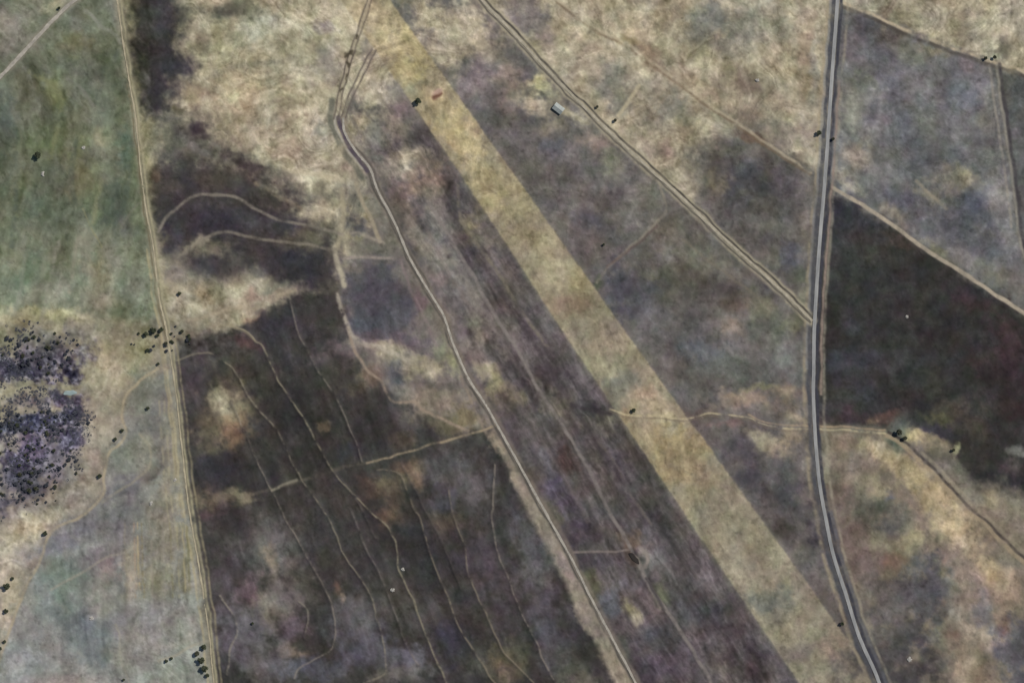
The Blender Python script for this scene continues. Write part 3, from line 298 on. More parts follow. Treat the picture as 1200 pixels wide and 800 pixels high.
# ---------------------------------------------------------------- natural mottling
LUM = (COL @ np.array([.3, .59, .11], np.float32))
COL += (LUM[..., None] - COL) * (.22 + .22 * sm((COL[..., 2] - COL[..., 1] - 2) / 10))[..., None]
f1 = fbm(X, V, 34, 3, 4); f2 = fbm(X, V, 11, 8, 4); f3 = fbm(X, V, 4.2, 10, 3)
def along(deg, s, k, ratio=.16):
    """streaks that run along one direction on the plan"""
    t = math.radians(deg); a_ = X * math.cos(t) + V * math.sin(t); c_ = -X * math.sin(t) + V * math.cos(t)
    c_ = c_ + 3.0 * E1 + 1.0 * E2
    return fbm(a_ * ratio, c_, s, k, 3)
swirl = fbm(70 * fbm(X, V, 120, 7, 3) + 3 * E2, X * .02 + V * .02, 2.2, 12, 3)      # bands that follow the lie of the land
sw2 = fbm(90 * fbm(X + 400, V, 170, 2, 2) + 3 * E2, X * .03, 3.4, 3, 3)
rows = along(57, 2.9, 13, .10)
rows2 = along(72, 4.5, 5, .12)
cross = along(8, 3.4, 6, .2)
vert = along(88, 3.0, 4, .14)
wS = sm((V - 330) / 60) * sm((X - 200) / 20) * sm((760 + .6 * (V - 400) - X) / 60)   # south field and slope to the strip
wM = sm((X - 420) / 40) * sm((880 + .7 * (V - 400) - X) / 80) * sm((X - .67 * V - 330) / 40)
wM = sm((X - 436 - (V - 203) * .518) / 24) * sm((399 + .671 * V - X) / 8) * sm((V - 110) / 70)
wR = sm((X - 457 - .717 * V) / 20) * (1 - SM)         # brown patchy pasture east of the strip
wN = np.clip(sm((330 - V) / 60) * sm((X - 150) / 20), 0, 1)
wW = sm((195 - X + .1 * V) / 20)
lum = .10 * f1 + .10 * f2 + .035 * f3
lum = lum + (.5 + .5 * wN) * (.055 * swirl + .06 * sw2) + .075 * wS * rows2 + .10 * wS * along(66, 11, 8, .14) + .12 * wM * rows + .13 * wM * along(57, 9, 2, .16) + .05 * wM * f3 + .10 * wR * fbm(X, V, 20, 10, 3) + .07 * wR * fbm(X, V * .8, 8, 7, 3) + .03 * wR * rows + .035 * cross * wN
lum = lum + .012 * vert
# sparse darker tufts and paler bare spots
tuft = fbm(X, V, 5.2, 14, 2)
lum = lum - .11 * sm((tuft - .45) / .35) + .08 * sm((-tuft - .5) / .35)
COL *= np.exp(lum).astype(np.float32)[..., None]
g1 = fbm(X, V, 14, 12, 3); g2 = fbm(X, V, 20, 14, 3)
COL[..., 1] += (2.4 * g1).astype(np.float32)
COL[..., 0] += (-1.4 * g1 + 2.2 * g2).astype(np.float32)
COL[..., 2] += (-1.4 * g1 - 2.6 * g2).astype(np.float32)
COL[..., 0] += .5 * sm((X - 130) / 30); COL[..., 1] += .7 * sm((X - 130) / 30); COL[..., 2] -= 1.8 * sm((X - 130) / 30)
COL *= (1 - .07 * sm((185 - X + .06 * V) / 16) * sm((330 - V) / 60))[..., None]
# streaky paddock rows on the west side and along the strip's neighbour
mw = sm((190 - X + 8 * f1) / 20) * sm((520 - V) / 80)
ms = sm((X - 40) / 60) * sm((240 - X) / 10) * sm((V - 560) / 40)
AR = np.hypot(X + 110 + 6 * E1 + 8 * f1, (V - 190) * .8); AT = np.arctan2(V - 190, X + 110) * 210
AR2 = np.hypot(X - 420 + 4 * E1, (V - 690) * .7)
arcs = fbm(AR, AT * .07, 4.2, 6, 3) + 1.1 * fbm(AR, AT * .06, 13, 9, 2) * sm((V - 10) / 80)
COL += (mw * 10.5 * arcs + ms * 10 * fbm(AR2, V * .07, 4.0, 8, 3))[..., None].astype(np.float32)
COL[..., 1] += (mw * 2.6 * fbm(AR, AT * .08, 14, 3, 2)).astype(np.float32); COL[..., 1] += (mw * 2.4).astype(np.float32); COL[..., 0] += (mw * 1.0).astype(np.float32); COL[..., 2] -= (mw * 5.0).astype(np.float32)
# scrubby creek: coarse spotting of dry grass between shrubs
mc = sm((125 - X - .35 * np.maximum(V - 560, 0) + 8 * E1) / 24) * sm((V - 372) / 16) * sm((650 - V) / 40)
spot = fbm(X, V, 6.5, 15, 3)
spf = fbm(X, V, 3.6, 9, 2)
scr = mc * sm((92 - np.abs(V - 480) ) / 40)
vein = 1 - np.clip(np.abs(fbm(X, V * 1.25, 13, 4, 3) + .25 * spf) / .22, 0, 1)
dkm = scr * sm((125 - LUM) / 25)
COL += (dkm * (20 * sm((spot + .5 * spf - .2) / .5) + 34 * vein * sm((spf + .6) / .8) - 24 * sm((-spot + .4 * spf + .1) / .5) + 25 * spf + 10 * fbm(X, V * .6, 2.6, 3, 2)))[..., None].astype(np.float32)
COL -= (dkm * 7)[..., None].astype(np.float32); COL[..., 2] += (dkm * 8).astype(np.float32); COL[..., 1] -= (dkm * 2).astype(np.float32)
COL += ((scr - dkm) * 14 * (spot + .5 * spf))[..., None].astype(np.float32)
COL += ((mc - scr) * 18 * (spot + .5 * spf))[..., None].astype(np.float32)
mc2 = sm((X - 150) / 16) * sm((300 - X) / 30) * sm((V - 335) / 16) * sm((425 - V) / 20)
COL += (mc2 * 20 * spot)[..., None].astype(np.float32)
# stubbly open grass, north and south east
COL *= (1 - .055 * SM)[..., None].astype(np.float32)
COL[..., 0] += (2.0 * SM * sm((700 - V) / 300)).astype(np.float32); COL[..., 1] -= (.3 * SM).astype(np.float32); COL[..., 2] += (-3.0 * SM * sm((640 - V) / 300) + 1.0 * SM).astype(np.float32)
mg = np.clip(sm((LUM - 118) / 30), 0, 1)
COL += (mg * ((1 - .7 * SM) * (17 * fbm(X, V, 26, 12, 3) + (11 - 4 * sm((X - 560) / 80)) * swirl + 7 * sw2) + 7 * fbm(X * 1.3, V * .7, 8, 2, 3) + 4 * fbm(X, V, 3.2, 5, 2)))[..., None].astype(np.float32)

# ---------------------------------------------------------------- trails, banks, verges
PALE = (156, 144, 122)
# banks of the south field
banks = [
 ([(207, 422), (228, 415), (250, 415), (272, 432), (287, 455), (300, 475), (325, 505), (350, 555), (377, 597), (388, 612), (400, 645), (430, 690), (445, 740), (452, 780), (446, 793), (425, 801)], (128, 120, 104), 1.5, .62),
 ([(262, 382), (285, 386), (300, 400), (308, 406), (330, 452), (360, 497), (387, 547), (407, 572), (435, 600), (455, 617), (465, 645), (468, 668), (487, 712), (500, 747), (522, 800), (540, 850)], (134, 126, 106), 1.5, .68),
 ([(340, 352), (345, 372), (354, 400), (375, 437), (397, 472), (412, 505), (424, 540)], (122, 114, 104), 1.4, .6),
 ([(442, 550), (458, 552), (472, 562), (485, 595), (492, 607), (502, 645), (512, 670), (532, 720), (550, 755), (580, 800), (600, 840)], (124, 114, 98), 1.5, .62),
 ([(526, 575), (532, 605), (544, 637), (550, 675), (570, 720), (587, 760), (600, 774), (625, 800)], (126, 116, 100), 1.4, .6),
 ([(580, 545), (579, 560), (577, 597), (576, 602), (582, 645), (597, 682), (603, 700), (625, 747), (637, 775), (655, 810)], (134, 124, 112), 1.3, .62),
 ([(412, 600), (420, 620), (432, 650), (445, 675), (460, 712), (475, 755), (490, 780)], (116, 108, 102), 1.6, .5),
 ([(272, 470), (300, 538), (322, 582), (335, 610), (355, 645), (370, 672), (385, 700), (391, 725), (392, 750), (382, 767), (350, 782), (343, 795)], (132, 122, 110), 1.4, .55),
 ([(350, 705), (360, 716), (360, 730), (356, 748)], (134, 126, 112), 1.2, .55),
 ([(258, 698), (268, 714), (276, 728), (277, 743), (268, 762), (266, 790)], (142, 134, 118), 1.6, .55),
 ([(400, 560), (420, 590), (440, 630)], (100, 94, 90), 1.5, .4),
 ([(470, 545), (490, 580), (520, 640), (540, 690)], (86, 80, 76), 1.3, .4),
]
for p, c, w, a in banks:
    line(p, c, w * .62, a * 1.1, .62, 1.2, ridge=1.1)
line(LINK, (154, 138, 114), 1.3, .8, .3, 1.1)
line([(430, 541), (390, 551), (330, 570), (290, 580), (232, 585)], (116, 106, 92), 1.8, .3, .8)
line([(320, 575), (335, 567), (348, 562)], (146, 138, 120), 1.6, .6, .4)
line([(408, 385), (412, 400), (420, 417), (434, 435), (447, 447), (452, 460), (458, 468), (470, 471), (487, 471), (500, 482), (525, 494), (548, 505)], (146, 130, 114), 1.7, .8, .3)
line([(390, 283), (394, 300), (402, 325), (404, 335)], (172, 162, 140), 3.0, .8, .5, 2)
line([(396, 345), (402, 365), (412, 392), (425, 402), (450, 408), (480, 424)], (164, 154, 138), 2.4, .7, .6, 2)
line([(402, 222), (402, 250), (400, 275), (395, 292)], (156, 146, 122), 3, .7, .4, 2)
line([(417, 215), (427, 242), (438, 262), (445, 282)], (156, 144, 122), 2.4, .75, .3, 1.6)
line([(398, 275), (420, 273), (445, 282), (450, 284)], (146, 136, 122), 2, .7, .4, 1.6)
line([(404, 303), (430, 301), (462, 303)], (150, 138, 128), 1.8, .75, .4, 1.4)
line([(185, 272), (194, 256), (207, 245), (220, 234), (237, 228), (265, 229), (284, 236), (300, 246), (325, 257), (375, 267), (400, 274)], (128, 120, 108), 1.8, .75, .35, 1.4)
line([(208, 301), (218, 294), (230, 286), (255, 273), (280, 274), (300, 279), (350, 286), (395, 293)], (128, 120, 106), 1.8, .7, .35, 1.4)
line([(345, 200), (380, 206), (402, 212)], (176, 164, 138), 3, .5, .4, 3)
line([(205, 380), (240, 372), (280, 360), (300, 362), (330, 345), (345, 340)], (164, 150, 128), 2.4, .5, .6, 2)
line([(268, 380), (285, 388), (300, 400)], (150, 138, 114), 1.6, .5, .4)
# faint tracks beside the strip
line([(500, 236), (507, 247), (525, 275), (550, 317), (575, 360), (597, 395), (606, 408), (632, 457), (667, 512), (690, 552), (713, 597), (737, 637), (760, 685), (785, 720), (812, 762), (833, 800), (870, 870)], (126, 118, 112), 2.0, .8, .3, 1.4)
line([(537, 215), (538, 240), (542, 262), (556, 280), (587, 325), (610, 362), (640, 405)], (120, 112, 98), 1.9, .65, .5)
line([(520, 290), (548, 335), (575, 385), (592, 420)], (134, 126, 116), 4.0, .5, .7, 3.5)
line([(490, 240), (506, 280), (530, 325), (556, 372)], (124, 112, 106), 3.0, .45, .7, 3)
line([(585, 430), (615, 480), (650, 540), (690, 610)], (112, 102, 98), 2.6, .4, .7, 2.6)
line([(560, 300), (590, 345), (625, 400), (650, 440)], (70, 63, 65), 2.6, .5, .7, 2.6)
line([(640, 430), (690, 505), (740, 585), (790, 665)], (72, 65, 68), 3.0, .45, .7, 3)
line([(700, 515), (720, 540), (745, 590), (765, 615)], (112, 104, 94), 1.6, .4, .5)
line([(672, 648), (690, 647.5), (707, 647), (737, 645)], (136, 124, 116), 1.3, .75, .2, 1.1)
line([(757, 678), (770, 700), (778, 714)], (60, 56, 58), 1.6, .6, .3)
line([(560, 350), (590, 400), (610, 440)], (106, 98, 94), 2, .4, .5)
line([(700, 330), (712, 314), (720, 307), (750, 280), (772, 258), (780, 250), (781, 240), (774, 222), (770, 212)], (134, 126, 112), 1.6, .65, .4, 1.4)
line([(712, 312), (745, 288), (770, 265)], (92, 76, 72), 1.6, .5, .3)
line([(800, 280), (840, 312), (880, 342), (905, 362)], (118, 110, 96), 1.6, .45, .4)
line([(750, 100), (738, 116), (725, 136)], (176, 164, 136), 2, .75, .2, 1.4)
line([(746, 98), (734, 114), (722, 132)], (108, 104, 92), 1.4, .5, .2)
line([(468, 300), (478, 330), (500, 378), (512, 405)], (132, 116, 114), 1.4, .55, .3)
line([(540, 440), (553, 470), (566, 500), (582, 530)], (138, 124, 108), 1.6, .55, .4)
line([(640, 165), (670, 150), (690, 150)], (118, 110, 106), 1.4, .3, .4)
# property edges
line(NORTH_EDGE, (112, 96, 78), 1.6, .5, .4, 1.4, off=3.2)
line(NORTH_EDGE, (172, 158, 134), 1.6, .6, .6, 1.6)
line(NE_EDGE, (78, 72, 66), 2.2, .7, .35, 1.5, off=4.2)
line(NE_EDGE, (176, 161, 137), 1.8, .8, .5, 1.5)
line(E_EDGE, (66, 62, 64), 2.4, .75, .25, 1.5, off=-3.4)
line(E_EDGE, (138, 132, 120), 1.6, .7, .3, 1.3)
line(E_EDGE[0:5], (146, 138, 126), 1.5, .6, .4, 1.3, off=8)
line(FIELD_EDGE, (162, 150, 132), 2.3, .92, .15, 1.1)
line([(1075, 212), (1092, 230), (1110, 244)], (148, 138, 120), 2, .6, .4)
line(CREEK_E, (152, 136, 112), 2.6, .75, .35, 1.6, off=2.6)
line(CREEK_E, (72, 66, 62), 1.6, .8, .3, 1.2, off=-1.6)
line(CREEK_E[2:], (150, 140, 120), 2.2, .55, .4, 1.6, off=-6)
line(CROSS, (180, 166, 134), 1.0, .75, .5, 1.2)
line(CROSS, (116, 104, 88), 1.0, .5, .3, 1.0, off=3)
line(CROSS[5:], (172, 150, 122), 1.2, .6, .3, 1.0, off=-3.6)
line([(665, 474), (690, 481), (715, 486)], (62, 56, 58), 2.5, .55, .4)
# west edge: a wide worn headland with wheel tracks
line(WEST_EDGE, (146, 140, 120), 5.4, .62, .4, 3.4)
line(WEST_EDGE, (156, 148, 120), 1.0, .75, .3, 1.1, off=-3.6)
line(WEST_EDGE, (118, 112, 92), .8, .6, .3, 1.0, off=-1.8)
line(WEST_EDGE[10:], (150, 140, 112), 1.2, .6, .4, 1.2, off=-9)
line(WEST_EDGE[8:], (176, 162, 126), 1.4, .5, .4, 1.3, off=7)
line(WEST_EDGE[11:16], (150, 138, 108), 1.2, .6, .4, 1.2, off=10)
line(WEST_EDGE[4:12], (90, 80, 60), 1.0, .5, .4, 1.0, off=2.6)
line([(185, 432), (172, 440), (160, 450), (148, 464), (144, 480), (145, 494), (148, 509), (138, 522), (128, 530), (123, 558), (120, 580), (100, 602), (62, 622), (45, 660), (27, 695), (7, 750), (-10, 790)], (164, 150, 124), 1.6, .7, .35, 1.4)
line([(164, 508), (175, 524), (176, 545), (160, 562), (138, 575), (120, 588)], (150, 142, 122), 1.4, .5, .4)
line([(162, 628), (160, 640), (145, 646), (125, 652), (95, 670), (60, 690)], (150, 142, 128), 1.5, .5, .4)
line([(136, 732), (141, 745), (142, 770), (150, 800)], (152, 146, 130), 1.4, .5, .4)
line([(246, 750), (225, 757), (205, 768), (185, 775)], (156, 148, 130), 1.6, .55, .4)
line([(97, 245), (108, 268), (120, 290)], (136, 132, 100), 1.0, .6, .3, 1.0)
line([(140, 270), (152, 252), (162, 238)], (124, 122, 108), 1.2, .5, .3)
line([(100, 12), (115, 28), (132, 38), (142, 50)], (140, 138, 128), 2.2, .6, .3, 2)
line(NW_TRACK, (132, 126, 112), 4.4, .6, .3, 2.0)
# wisps and old furrows on the west paddock
for pts, c, wd, a in [([(122, 205), (113, 235), (109, 262)], (134, 132, 104), 2.6, .5), ([(68, 285), (60, 325), (50, 372)], (140, 136, 122), 2.6, .5), ([(93, 278), (86, 315), (80, 350)], (138, 132, 116), 2.2, .5),
    ([(30, 278), (27, 330), (18, 366)], (134, 134, 120), 2.2, .45), ([(32, 84), (58, 98), (72, 116), (66, 150), (58, 185)], (124, 124, 92), 2.6, .5), ([(30, 100), (52, 116), (60, 140), (54, 170)], (88, 90, 76), 2.2, .45),
    ([(78, 92), (98, 108), (112, 132)], (128, 124, 116), 2.0, .4), ([(88, 165), (84, 200), (88, 240)], (80, 86, 76), 3.0, .45), ([(20, 180), (18, 240), (14, 300)], (80, 86, 78), 3.0, .45),
    ([(150, 190), (146, 230), (134, 262)], (84, 92, 82), 4.0, .45), ([(104, 290), (98, 330), (96, 360)], (112, 112, 98), 2, .4), ([(140, 60), (120, 90), (112, 120)], (88, 92, 84), 3, .4), ([(14, 130), (24, 160), (22, 200)], (118, 116, 98), 2, .4)]:
    line(pts, c, wd, a, .7, 2.4)
for u, c, a in [(161, (168, 150, 116), .6), (157, (160, 134, 112), .5), (166, (122, 112, 84), .5), (176, (138, 128, 116), .5), (190, (140, 132, 122), .5), (199, (118, 112, 84), .5), (207, (150, 142, 112), .5), (214, (164, 152, 118), .6), (219, (112, 108, 80), .6), (146, (134, 128, 108), .4)]:
    line([(u, 612), (u + 1, 640), (u + 2, 668), (u + 3, 700)], c, .9, a, .7, 1.2)
for u in (186, 192, 198, 203):
    line([(u, 470), (u + 4, 520), (u + 8, 575), (u + 14, 620)], (156, 148, 122), .9, .5, .8, 1.2)
# main road verges: dark gravel shoulders, then pale mown strips
line(MAIN_ROAD, (150, 138, 116), 2.0, .6, .45, 1.6, off=11)
line(MAIN_ROAD, (150, 142, 124), 1.6, .55, .45, 1.6, off=-12)
line(MAIN_ROAD, (78, 78, 81), 2.6, .9, .25, 1.2, off=4.8)
line(MAIN_ROAD, (64, 64, 70), 2.0, .9, .25, 1.2, off=-4.2)
line(MAIN_ROAD[3:9], (140, 124, 112), 1.4, .8, .2, 1.1, off=-9)
line(MAIN_ROAD[0:8], (122, 122, 122), 1.4, .6, .3, 1.4, off=8.6)
line(MAIN_ROAD[11:], (92, 92, 96), 2.0, .7, .2, 1.4, off=-8)
# side road verges
line(SIDE_ROAD, (164, 154, 130), 6.8, .7, .3, 2.2)
line(SIDE_ROAD, (84, 80, 74), 1.0, .85, .2, .9, off=3.6)
line(SIDE_ROAD, (78, 74, 68), 1.2, .9, .2, .9, off=-3.2)
# west road verges
line(WEST_ROAD, (122, 112, 100), 5.5, .6, .35, 2.2)
line(WEST_ROAD[3:], (72, 70, 66), 1.1, .7, .3, 1.0, off=3.2)
line(WEST_ROAD[2:9], (84, 80, 74), 1.0, .7, .3, 1.0, off=-3.2)
line([(389, 118), (387, 140), (396, 165), (414, 194), (424, 208)], (92, 92, 82), 3.4, .7, .3, 2)
line([(396, 138), (400, 152), (408, 170), (418, 184), (430, 200)], (84, 76, 82), 2.6, .85, .3, 1.4)
line([(392, 138), (394, 152), (402, 168), (412, 182), (424, 198)], (156, 150, 138), 1.2, .75, .3, 1.0)
# twin dark ruts north of the bend
for o in (-2.6, 2.2):
    line([(440, -50), (432, 0), (422, 30), (412, 62), (402, 98), (396, 122), (393, 140)], (92, 84, 76), 1.0, .85, .25, .9, off=o)
for o in (-2.8, 2.6):
    line([(437, 58), (428, 76), (418, 98), (408, 120), (402, 138)], (92, 84, 78), .9, .85, .2, .9, off=o)
line([(440, -50), (432, 0), (422, 30), (412, 62), (402, 98), (396, 122)], (158, 146, 126), 1.4, .7, .3, 1.0)
for q in [(410, 78), (409, 92), (400, 104), (413, 68), (421, 44)]:
    blob(q[0], q[1], 2.2, 4, 20, (72, 66, 54), .8)
blob(744, 655, 9, 5, 46, (66, 58, 54), .85, .15); line([(751, 642), (757, 648), (759, 656), (755, 664)], (140, 130, 122), 2.4, .75, .2, 1.6)
blob(512, 115, 5, 3.5, 0, (104, 74, 62), .8); blob(512, 108, 5, 4, 0, (178, 146, 134), .6)
blob(655, 127, 18, 13, 20, (162, 152, 128), .5)

# fine grain everywhere
COL *= np.exp(.04 * fbm(X, V, 2.7, 1, 2) + .012 * STK).astype(np.float32)[..., None]
dk = COL.mean(-1, keepdims=True); COL -= 2.0 * (1 - sm((dk - 55) / 45))
COL += .08 * (COL - 100)
np.clip(COL, 14, 235, out=COL)
lin = (COL / 255.0)
lin = np.where(lin <= .04045, lin / 12.92, ((lin + .055) / 1.055) ** 2.4).astype(np.float32)

# ---------------------------------------------------------------- relief
def relief(u, v):
    u = np.asarray(u, float); v = np.asarray(v, float)
    fall = 1.0 / (1 + np.maximum(np.hypot(u - 600, v - 400) / 2500, 0) ** 2)
    h = 7.0 * fbm(u, v, 420, 4, 2) + 2.6 * fbm(u, v, 90, 6, 2)
    d = (u - 40) * .45 + (v - 490)              # the creek hollow, west
    h = h - 3.5 * np.exp(-(d / 60.0) ** 2) * sm((190 - u) / 90)
    return h * fall
H = relief(X, V)
pit = ((X - 743.5) * .788 + (V - 654) * .616) / 12.0, (-(X - 743.5) * .616 + (V - 654) * .788) / 6.0
pr = np.hypot(*pit)
H += -2.2 * sm((1.15 - pr) / .7) + 1.3 * np.exp(-((pr - 1.5) / .35) ** 2)      # dug-out dam and its bank
H += RIDGE + .3 * f2 + .14 * f3 + .5 * f1 + .05 * rows * wM
def ground_z(u, v):
    return relief(u, v)

# ---------------------------------------------------------------- node helpers
def new_mat(name):
    m = bpy.data.materials.new(name); m.use_nodes = True
    nt = m.node_tree; b = nt.nodes['Principled BSDF']
    b.inputs['Roughness'].default_value = .95
    b.inputs['Specular IOR Level'].default_value = .12
    return m, nt, b
def noise_mat(name, c1, c2, scale, rough=.95, detail=6, spec=.12, stretch=None, bump=.0):
    """two base colours mixed by noise in object space"""
    m, nt, b = new_mat(name)
    tc = nt.nodes.new('ShaderNodeTexCoord'); n = nt.nodes.new('ShaderNodeTexNoise'); r = nt.nodes.new('ShaderNodeValToRGB')
    n.inputs['Scale'].default_value = scale; n.inputs['Detail'].default_value = detail; n.inputs['Roughness'].default_value = .62
    src = tc.outputs['Object']
    if stretch:
        mp = nt.nodes.new('ShaderNodeMapping'); mp.inputs['Scale'].default_value = stretch
        nt.links.new(src, mp.inputs[0]); src = mp.outputs[0]
    nt.links.new(src, n.inputs['Vector']); nt.links.new(n.outputs['Fac'], r.inputs[0])
    r.color_ramp.elements[0].position = .32; r.color_ramp.elements[1].position = .68
    r.color_ramp.elements[0].color = (*c1, 1); r.color_ramp.elements[1].color = (*c2, 1)
    nt.links.new(r.outputs[0], b.inputs['Base Color'])
    b.inputs['Roughness'].default_value = rough; b.inputs['Specular IOR Level'].default_value = spec
    if bump:
        bp = nt.nodes.new('ShaderNodeBump'); bp.inputs['Strength'].default_value = bump; bp.inputs['Distance'].default_value = .3
        nt.links.new(n.outputs['Fac'], bp.inputs['Height']); nt.links.new(bp.outputs[0], b.inputs['Normal'])
    return m
def srgb(r, g, b):
    f = lambda c: c / 255 / 12.92 if c <= 10 else ((c / 255 + .055) / 1.055) ** 2.4
    return (f(r), f(g), f(b))

# ---------------------------------------------------------------- ground sheet
def grid_mesh(name, P, NX, NV):
    me = bpy.data.meshes.new(name)
    me.vertices.add(NX * NV); me.vertices.foreach_set('co', P.reshape(-1).astype(np.float32))
    j, i = np.meshgrid(np.arange(NV - 1), np.arange(NX - 1), indexing='ij')
    a = (j * NX + i).ravel()
    q = np.stack([a, a + NX, a + NX + 1, a + 1], 1).astype(np.int32)
    me.loops.add(q.size); me.loops.foreach_set('vertex_index', q.ravel())
    me.polygons.add(len(q)); me.polygons.foreach_set('loop_start', np.arange(0, q.size, 4, dtype=np.int32))
    me.polygons.foreach_set('loop_total', np.full(len(q), 4, np.int32))
    me.polygons.foreach_set('use_smooth', np.ones(len(q), bool))
    me.update(calc_edges=True); me.validate()
    return me
P = np.stack([WX(X), WY(V), H], -1)
gm = grid_mesh('ground', P, NX, NV)
at = gm.color_attributes.new('ground_cover', 'FLOAT_COLOR', 'POINT')
rgba = np.ones((NX * NV, 4), np.float32); rgba[:, :3] = lin.reshape(-1, 3)
at.data.foreach_set('color', rgba.ravel())
ground = bpy.data.objects.new('ground', gm); col.objects.link(ground); ground['kind'] = 'structure'
m, nt, b = new_mat('soil_and_grass')
ca = nt.nodes.new('ShaderNodeAttribute'); ca.attribute_name = 'ground_cover'
tc = nt.nodes.new('ShaderNodeTexCoord')
def nz(scale, detail, vec, rough=.6):
    n = nt.nodes.new('ShaderNodeTexNoise'); n.inputs['Scale'].default_value = scale
    n.inputs['Detail'].default_value = detail; n.inputs['Roughness'].default_value = rough
    nt.links.new(vec, n.inputs['Vector']); return n.outputs['Fac']
mp = nt.nodes.new('ShaderNodeMapping'); mp.inputs['Scale'].default_value = (1, .45, 1); nt.links.new(tc.outputs['Object'], mp.inputs[0])
na = nz(.22, 5, tc.outputs['Object'], .7); nb = nz(.10, 4, mp.outputs[0], .65)
def math_node(op, a, b_):
    n = nt.nodes.new('ShaderNodeMath'); n.operation = op
    for k, v in enumerate((a, b_)):
        if isinstance(v, (int, float)): n.inputs[k].default_value = v
        else: nt.links.new(v, n.inputs[k])
    return n.outputs[0]
k = math_node('ADD', math_node('MULTIPLY', na, .34), math_node('MULTIPLY', nb, .14))
k = math_node('ADD', k, .76)
mul = nt.nodes.new('ShaderNodeVectorMath'); mul.operation = 'SCALE'
nt.links.new(ca.outputs['Color'], mul.inputs[0]); nt.links.new(k, mul.inputs['Scale'])
nt.links.new(mul.outputs[0], b.inputs['Base Color'])
bp = nt.nodes.new('ShaderNodeBump'); bp.inputs['Strength'].default_value = .35; bp.inputs['Distance'].default_value = .8
nt.links.new(na, bp.inputs['Height']); nt.links.new(bp.outputs[0], b.inputs['Normal'])
gm.materials.append(m)

# ---------------------------------------------------------------- roads as sheets over the ground
def ribbon(name, pts, half, mat, lift, jit=.0, n=10, cross=4, crown=.0):
    p = np.array(smooth(pts, n)); t = np.gradient(p, axis=0); t /= np.linalg.norm(t, axis=1)[:, None]
    nr = np.stack([-t[:, 1], t[:, 0]], 1)
    s = np.concatenate([[0], np.cumsum(np.hypot(*np.diff(p, axis=0).T))])
    wl = half + jit * vnoise(s / 5, s * 0 + 3.3, 2) + jit * .7 * vnoise(s / 1.7, s * 0 + 7, 4)
    wr = half + jit * vnoise(s / 5, s * 0 + 9.3, 3) + jit * .7 * vnoise(s / 1.7, s * 0 + 2, 5)
    rows = []
    for k in range(cross + 1):
        f = k / cross
        q = p + nr * ((-wl) * (1 - f) + wr * f)[:, None]
        z = ground_z(q[:, 0], q[:, 1]) + lift + crown * (1 - (2 * f - 1) ** 2)
        rows.append(np.stack([WX(q[:, 0]), WY(q[:, 1]), z], 1))
    Pm = np.stack(rows, 1)                     # (len, cross+1, 3)
    me = grid_mesh(name, Pm, cross + 1, len(p))
    me.materials.append(mat)
    o = bpy.data.objects.new(name, me); col.objects.link(o); o['kind'] = 'structure'
    if me.polygons[0].normal.z < 0: me.flip_normals()
    return o
asphalt = noise_mat('worn_asphalt', srgb(122, 122, 121), srgb(164, 162, 158), .06, .9, 8, .2, (1, .25, 1))
gravel = noise_mat('pale_gravel', srgb(146, 138, 120), srgb(178, 168, 148), .10, .95, 8)
gravel_grey = noise_mat('grey_gravel', srgb(138, 132, 122), srgb(176, 168, 154), .10, .95, 8)
dust = noise_mat('pale_dust', srgb(150, 140, 118), srgb(182, 170, 142), .08, .95, 8)
ribbon('road', MAIN_ROAD, 2.05, asphalt, .55, .12, 12, 4, .12)
ribbon('gravel_road', SIDE_ROAD, 1.5, gravel, .5, .35, 12)
ribbon('gravel_road', WEST_ROAD, 1.35, gravel_grey, .5, .35, 12)
ribbon('dirt_track', WEST_EDGE, .8, dust, .5, .55, 12, 3)
ribbon('dirt_track', NW_TRACK, 2.1, gravel_grey, .5, .5, 12)

# ---------------------------------------------------------------- water
def pond(name, cx, cv, rx, ry, ang, z_add, mat):
    bm = bmesh.new(); n = 40; ring = []
    t = math.radians(ang)
    for i in range(n):
        a = 2 * math.pi * i / n
        r = 1 + .14 * math.sin(2 * a + 1) + .09 * math.sin(5 * a)
        ex, ey = rx * r * math.cos(a), ry * r * math.sin(a)
        ring.append(bm.verts.new((float(WX(cx + ex * math.cos(t) - ey * math.sin(t))), float(WY(cv + ex * math.sin(t) + ey * math.cos(t))), float(ground_z(cx, cv)) + z_add)))
    f = bm.faces.new(ring)
    if f.normal.z < 0: f.normal_flip()
    me = bpy.data.meshes.new(name); bm.to_mesh(me); bm.free(); me.materials.append(mat)
    o = bpy.data.objects.new(name, me); col.objects.link(o); o['kind'] = 'structure'
water = noise_mat('murky_water', srgb(38, 34, 30), srgb(54, 48, 42), .05, .3, 3, .5)
pale_water = noise_mat('milky_water', srgb(128, 144, 142), srgb(158, 168, 164), .05, .3, 3, .5)
pond('water', 743.5, 654, 7.6, 3.0, 46, -.6, water)
pond('water', 82, 460, 7, 3.2, -8, .75, pale_water)

